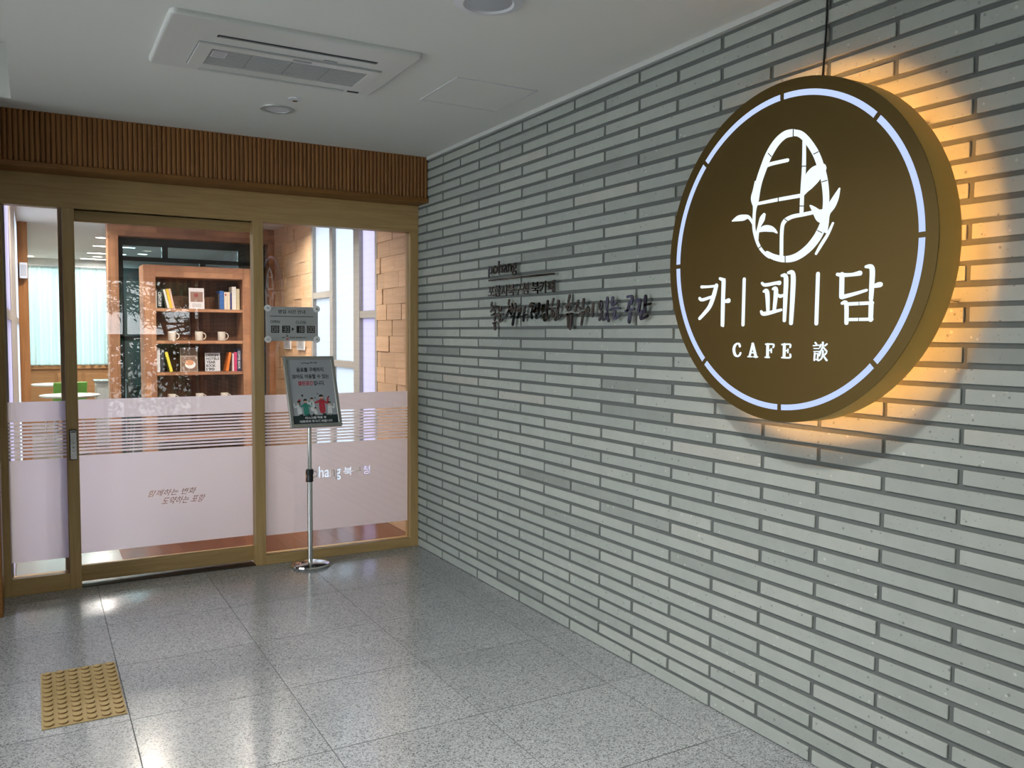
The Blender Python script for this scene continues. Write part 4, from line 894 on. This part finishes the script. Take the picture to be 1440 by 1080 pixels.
for b in ((-1.51, -1.115, 2.335, 2.455), (-1.055, -.30, 2.335, 2.455), (-1.51, -.72, 1.47, 2.29), (-.66, -.30, 1.47, 2.29), (-1.51, -.72, .1, 1.42), (-.66, -.30, .1, 1.42)):
    box('pane', (b[0], b[1], 4.705, 4.711, b[2], b[3]), M['tint_glass'], gz)

# ---- bookcase
BX0, BX1, BZ = -1.387, -.291, 2.205
bk = empty('bookcase', (-.84, 4.15, 0), 'tall open bookcase of brown butcher-block timber', 'bookcase')
box('side', (BX0, -1.270, 3.98, 4.34, 0, BZ), M['shelf_v'], bk, .002)
box('side', (-.402, BX1, 3.98, 4.34, 0, BZ), M['shelf_v'], bk, .002)
box('top', (-1.270, -.402, 3.98, 4.34, 2.085, BZ), M['shelf'], bk, .002)
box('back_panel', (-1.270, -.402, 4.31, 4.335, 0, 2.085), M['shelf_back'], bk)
SHZ = (1.764, 1.43, 1.10, .77, .42)
for z in SHZ: box('shelf', (-1.270, -.402, 4.0, 4.31, z-.032, z), M['shelf'], bk, .0015)
def BX(a): return -1.271+(a-110)/6*.007142
def bookmat(c, nm): return plain(nm, srgb(*c), .5, noise=.03)
PAGE = plain('book_pages', srgb(226, 218, 200), .8)
def book(a0, a1, h, z, col, label, depth=.17, lean=0.0, title=None, tcol=None, y=4.06, pivot='l'):
    """Upright book with its spine to the front; lean (radians) tips it sideways."""
    x0, x1 = BX(a0), BX(a1); o = empty('book', ((x0+x1)/2, y, z), label, 'book', 'books on the bookcase')
    m = bookmat(col, 'book_cover')
    F = Frame((x0 if lean >= 0 else x1, y, z), (math.cos(lean), 0, math.sin(lean)), (-math.sin(lean), 0, math.cos(lean)))
    w = x1-x0; s = 0 if lean >= 0 else -w
    off = .0005
    sp_ = slab('cover', F, (s, s+w, off, h, -depth, 0), m, o, .0012)
    slab('pages', F, (s+w*.15, s+w*.85, off+.004, h+.0003, -depth+.004, -.004), PAGE, o)
    if title:
        G = Frame(F.p(s+w/2, h/2, 0), -F.v, F.u)
        text('title', title, (-h*.40, h*.40, -w*.28, w*.28), G, 0, .0008, tcol, sp_, 0, .02)
    return o
S1, S2, S3, S4 = SHZ[0], SHZ[1], SHZ[2], SHZ[3]
H6 = lambda b0, b1: (b1-b0)/6*.00735
book(111, 127, H6(232, 380), S1, (226, 226, 222), 'slim white book at left end of the top shelf')
book(129, 172, H6(228, 380), S1, (30, 30, 34), 'black book with white CENTURY lettering on top shelf', title='CENTURY', tcol=M['print_white'])
book(213, 232, H6(222, 385), S1, (224, 226, 220), 'white book leaning left beside the yellow one', lean=.22)
book(233, 257, H6(218, 385), S1, (232, 196, 60), 'yellow book leaning between two pale books on top shelf', lean=.20)
book(258, 274, H6(216, 385), S1, (226, 190, 178), 'pale pink book leaning right of the yellow one on top shelf', lean=.20)
book(640, 651, H6(250, 388), S1, (60, 48, 44), 'thin dark book left of the blue one on top shelf')
book(652, 690, H6(225, 388), S1, (54, 104, 176), 'blue book standing on top shelf')
b_ = book(692, 717, H6(235, 388), S1, (222, 212, 198), 'cream book with red spot beside the blue one')
FF = Frame((BX(704.5), 4.06, S1+H6(258, 388)), (1, 0, 0), (0, 0, 1)); poly('red_spot', FF, disc_pts(0, 0, .010, 14), 0, .0008, M['red_print'], b_)
book(718, 742, H6(235, 388), S1, (228, 214, 190), 'plain cream book left of the thin navy one on top shelf')
book(743, 758, H6(242, 388), S1, (58, 62, 120), 'thin navy book left of the tall white one')
book(760, 796, H6(188, 390), S1, (232, 230, 224), 'tall white book on top shelf')
book(798, 827, H6(205, 390), S1, (214, 202, 166), 'beige book at right end of the top shelf')
# card standing on the top shelf
def card(a0, a1, h, z, label, name, cover, draw, tilt=.08, y=4.10, cat='book', grp=None):
    o = empty(name, ((BX(a0)+BX(a1))/2, y, z), label, cat, grp)
    F = Frame(((BX(a0)+BX(a1))/2, y, z+.0015), (1, 0, 0), (0, math.sin(tilt), math.cos(tilt))); w = (BX(a1)-BX(a0))/2
    c = slab('cover', F, (-w, w, 0, h, -.018, 0), cover, o, .001); draw(F, w, h, c); return o
def d_photo(F, w, h, c):
    slab('printed_photo', F, (-w*.82, w*.82, h*.34, h*.82, 0, .0006), plain('photo_print', srgb(150, 120, 108), .6, noise=.3, scale=40), c)
    poly('printed_flower', F, disc_pts(-.005, h*.66, .022, 16), .0006, .001, plain('flower_print', srgb(150, 62, 60), .6), c)
    boxes_ = [(-w*.6, w*.6, h*(.10+.06*k), h*(.125+.06*k)) for k in range(3)]
    for b in boxes_: slab('printed_line', F, b+(0, .0005), plain('grey_print', srgb(170, 168, 168), .6), c)
card(398, 527, H6(203, 385), S1, 'white card with a framed flower photo on top shelf', 'photo_card', bookmat((226, 224, 228), 'white_card'), d_photo, cat='card')
def d_coffee(F, w, h, c):
    slab('printed_photo', F, (-w*.96, w*.96, h*.66, h*.98, 0, .0005), plain('photo_print_top', srgb(128, 108, 92), .6, noise=.45, scale=35), c)
    slab('printed_photo', F, (-w*.96, w*.96, h*.02, h*.64, 0, .0005), plain('photo_print_low', srgb(132, 108, 94), .6, noise=.4, scale=25), c)
    poly('printed_saucer', F, disc_pts(.012, h*.30, w*.62, 22, w*.52), .0005, .0009, M['print_white'], c)
    poly('printed_cup', F, disc_pts(.004, h*.38, w*.52, 22, w*.34), .0009, .0013, plain('coffee_print', srgb(206, 150, 112), .6), c)
card(318, 462, H6(715, 920), S3, 'book with a coffee cup photo cover on third shelf', 'book', bookmat((214, 206, 196), 'photo_book_cover'), d_coffee, grp='books on the bookcase')
def d_hotel(F, w, h, c):
    for k, t in enumerate(('DESIGN', 'HOTELS', 'YEAR', 'BOOK', '190')):
        fw_ = (.86, .92, .66, .66, .58)[k]
        text('title', t, (-w*.86, -w*.86+2*w*fw_*.94, h*(.80-.19*k), h*(.95-.19*k)), F, 0, .0006, M['print_black'], c, 0, .03)
card(527, 657, H6(757, 918), S3, 'white book with bold black DESIGN HOTELS YEAR BOOK lettering', 'book', bookmat((206, 210, 216), 'hotel_book_cover'), d_hotel, grp='books on the bookcase')
book(114, 145, H6(715, 920), S3, (214, 216, 218), 'wide white binder at left end of the third shelf')
book(148, 178, H6(732, 920), S3, (62, 60, 66), 'dark grey book beside the white binder')
book(226, 250, H6(752, 925), S3, (228, 218, 74), 'lemon yellow book leaning left on third shelf', lean=.24)
book(700, 722, H6(752, 918), S3, (226, 124, 44), 'orange book leaning right on third shelf', lean=-.17)
book(756, 771, H6(760, 918), S3, (222, 212, 214), 'thin white book left of the magenta one')
book(772, 798, H6(750, 918), S3, (206, 62, 112), 'magenta book on third shelf')
book(799, 834, H6(720, 918), S3, (36, 42, 78), 'navy book with white COFFEE BOOK spine at right end of third shelf', title='COFFEE BOOK', tcol=M['print_white'])
# mugs
def mug(x, z, label):
    o = empty('mug', (x, 4.10, z), label, 'mug', 'cream mugs on the bookcase')
    r_, h = .040, .096
    lathe('cup', [(0, .0005), (r_*.92, .0005), (r_, .006), (r_, h), (r_-.004, h), (r_-.004, .008), (0, .008)], M['mug'], o, (x, 4.10, z), seg=28)
    tube('handle', [(x+r_-.004+.034*math.sin(t)*1.0, 4.10, z+h*.5+.034*math.cos(t)) for t in [math.pi*k/10 for k in range(11)]], .0048, M['mug'], o, 8)
for a, t in ((250, 'left'), (476, 'middle'), (671, 'right')): mug(BX(a), S2, f'{t} cream mug of three on the second shelf')
for a, t in ((240, 'left'), (476, 'middle'), (690, 'right')): mug(BX(a), S4, f'{t} cream mug of three on the fourth shelf, rims just above frosted band')
# notices on the wood wall
for y, t in ((3.92, 'farther'), (3.38, 'nearer')):
    o = empty('wall_notice', (XR-.02, y, 1.34), f'{t} small white notice in clear frame on blond wood wall', 'notice', 'notices on the wood wall')
    box('frame', (XR-.022, XR-.009, y-.14, y+.14, 1.34, 1.52), M['clear_plastic'], o, .002)
    box('sheet', (XR-.0235, XR-.0225, y-.12, y+.12, 1.355, 1.505), M['paper'], o)
    boxes('print', [(XR-.0245, XR-.0236, y-.06, y+.05, 1.385, 1.47)], M['ac_mesh'], o)

# ---- furniture in the far part of the cafe
def table(x, y, r_, label):
    o = empty('round_table', (x, y, 0), label, 'table', 'round white cafe tables')
    lathe('top', [(0, .705), (r_-.02, .705), (r_, .718), (r_, .728), (r_-.004, .732), (0, .732)], M['table_white'], o, (x, y, 0), seg=40)
    tube('stem', [(x, y, .02), (x, y, .706)], .03, M['steel'], o, 14)
    lathe('base', [(0, .0005), (.24, .0005), (.24, .01), (.05, .03), (0, .03)], M['steel'], o, (x, y, 0), seg=32)
table(-1.99, 6.45, .34, 'nearer round white table behind the oak post'); table(-2.10, 9.0, .33, 'farther round white table before the curtains')
def chair(x, y, rz, mat, label, grp='shell chairs in the cafe'):
    o = empty('cafe_chair', (x, y, 0), label, 'chair', grp)
    c_, s_ = math.cos(rz), math.sin(rz)
    F = Frame((x, y, 0), (c_, s_, 0), (-s_, c_, 0))     # v points to the back
    slab('seat', F, (-.21, .21, -.21, .19, .43, .46), mat, o, .012, 2)
    G = Frame(F.p(0, .19, .47), (c_, s_, 0), (-s_*.2, c_*.2, .98))
    slab('backrest', G, (-.21, .21, 0, .38, -.012, .012), mat, o, .010, 2)
    for a in (-1, 1):
        for b in (-1, 1): tube('leg', [F.p(a*.17, b*.16, .44), F.p(a*.20, b*.20, 0.001)], .011, M['steel'], o, 8)
chair(-2.02, 7.55, math.radians(-165), M['green_chair'], 'green shell chair between the two round tables')
chair(-1.15, 5.9, math.radians(0), M['black'], 'left black chair behind the teal glass screen', 'black chairs behind the glass screen')
chair(-.55, 5.9, math.radians(0), M['black'], 'right black chair behind the teal glass screen', 'black chairs behind the glass screen')
lc = empty('low_cabinet', (-1.45, 7.2, 0), 'pale low counter right of the round tables', 'counter')
box('body', (-1.66, -1.30, 7.0, 7.4, 0, .84), M['table_white'], lc, .004)
box('worktop', (-1.68, -1.28, 6.98, 7.42, .84, .87), M['floor_white'], lc, .003)
# cafe lights
for k, (x, y) in enumerate(((-1.58, 6.4), (-1.55, 7.55), (-1.56, 8.75), (-1.60, 9.9))):
    o = empty('linear_light', (x, y, ZK), ['nearest lit linear ceiling light left of the timber portal', 'second lit linear ceiling light left of the timber portal', 'third lit linear ceiling light left of the timber portal', 'farthest lit linear ceiling light before the curtains'][k], 'ceiling light', 'linear lights in the cafe')
    box('housing', (x-.09, x+.45, y-.04, y+.04, ZK-.012, ZK), M['rim_white'], o)
    box('diffuser', (x-.08, x+.44, y-.03, y+.03, ZK-.014, ZK-.0115), M['lamp'], o)
    l = bpy.data.lights.new('lamp_glow', 'AREA'); l.shape = 'RECTANGLE'; l.size = .5; l.size_y = .06; l.energy = 21; l.color = (1, .95, .88)
    lo = bpy.data.objects.new('lamp_glow', l); COL.objects.link(lo); lo.location = (x+.18, y, ZK-.03)
for k, (x, y, p) in enumerate(((-2.0, 1.4, 19), (-.9, 1.4, 19), (-.5, 2.9, 21), (-1.5, 2.9, 21), (-2.05, 4.4, 18), (-2.40, 10.0, 8), (-1.46, 9.5, 8), (-.3, 6.6, 20), (-.9, 8.6, 20))):
    downlight('cafe_downlight', x, y, ZK, .07, p, ['lit cafe downlight just inside the left sidelight', 'lit cafe downlight just inside the sliding door', 'lit cafe downlight before the bookcase on the right', 'lit cafe downlight before the bookcase on the left', 'lit cafe downlight left of the timber portal', 'lit cafe downlight by the timber column', 'lit cafe downlight before the right curtain', 'lit downlight seen through left pane of the teal screen', 'lit downlight deep behind the teal screen'][k], True, 'round downlights in the cafe')

# ================================================================== TREES OUTSIDE THE STREET ENTRANCE (mirrored in the glass)
def tree(x, y, h, label, seed):
    rnd = random.Random(seed); o = empty('pine_tree', (x, y, -.07), label, 'tree', 'pines outside the entrance')
    pts = [(x+rnd.uniform(-.12, .12)*k, y+rnd.uniform(-.1, .1)*k, -.07+h*k/6) for k in range(7)]
    tr = tube('trunk', pts, [.07*(1-k/8) for k in range(7)], M['bark'], o, 10)
    bm = bmesh.new()
    for b in range(34):
        k = rnd.uniform(1.8, 5.85); i = int(k); a = Vector(pts[i]).lerp(Vector(pts[i+1]), k-i); ang = rnd.uniform(0, 2*math.pi); ln = rnd.uniform(.7, 1.7)*(1.15-k/8)
        end = a+Vector((math.cos(ang)*ln, math.sin(ang)*ln, rnd.uniform(-.1, .5)))
        tube('branch', [a, a.lerp(end, .5)+Vector((0, 0, .06)), end], [.03, .02, .008], M['bark'], tr, 5)
        for c in range(110):
            t = rnd.uniform(.35, 1.08); q = a.lerp(end, t)+Vector((rnd.gauss(0, .14), rnd.gauss(0, .14), rnd.gauss(0, .11)))
            d1_ = Vector((rnd.uniform(-1, 1), rnd.uniform(-1, 1), rnd.uniform(-.4, 1))).normalized()*.12; d2 = d1_.orthogonal().normalized()*.022
            bm.faces.new([bm.verts.new(q-d1_), bm.verts.new(q+d2), bm.verts.new(q+d1_), bm.verts.new(q-d2)])
    link('foliage', bm_done(bm, 'foliage'), M['leaf'], o)
for k, (x, y, h) in enumerate(((.1, -13.4, 4.6), (3.9, -15.0, 5.2), (-3.9, -14.6, 5.0), (1.9, -19.6, 6.2), (-2.2, -19.0, 6.0))):
    tree(x, y, h, ['pine tree nearest the entrance glass, mirrored beside the bookcase', 'pine tree outside the entrance beyond the brick wall side', 'pine tree outside the entrance on the left fill window side', 'tall pine tree in the back row towards the brick wall side', 'pine tree in the back row towards the left fill window side'][k], 11+k)

def hedge(x0, x1, y, h, label):
    rnd = random.Random(5); o = empty('hedge', ((x0+x1)/2, y, -.07), label, 'hedge'); bm = bmesh.new()
    for c in range(5200):
        q = Vector((rnd.uniform(x0, x1), y+rnd.uniform(-.28, .28), -.05+(h+.05)*rnd.random()**.8))
        d1_ = Vector((rnd.uniform(-1, 1), rnd.uniform(-1, 1), rnd.uniform(-1, 1))).normalized()*.075; d2 = d1_.orthogonal().normalized()*.04
        bm.faces.new([bm.verts.new(q-d1_), bm.verts.new(q+d2), bm.verts.new(q+d1_), bm.verts.new(q-d2)])
    tag(link('leaves', bm_done(bm, 'leaves'), M['leaf'], o), kind='stuff')
    for k in range(12): tube('stem', [(x0+(x1-x0)*(k+.5)/12, y, -.07), (x0+(x1-x0)*(k+.5)/12, y, h*.8)], [.02, .008], M['bark'], o, 6)
hedge(-3.2, 3.4, -11.0, 1.40, 'clipped green hedge outside the street entrance, mirrored in the door glass')
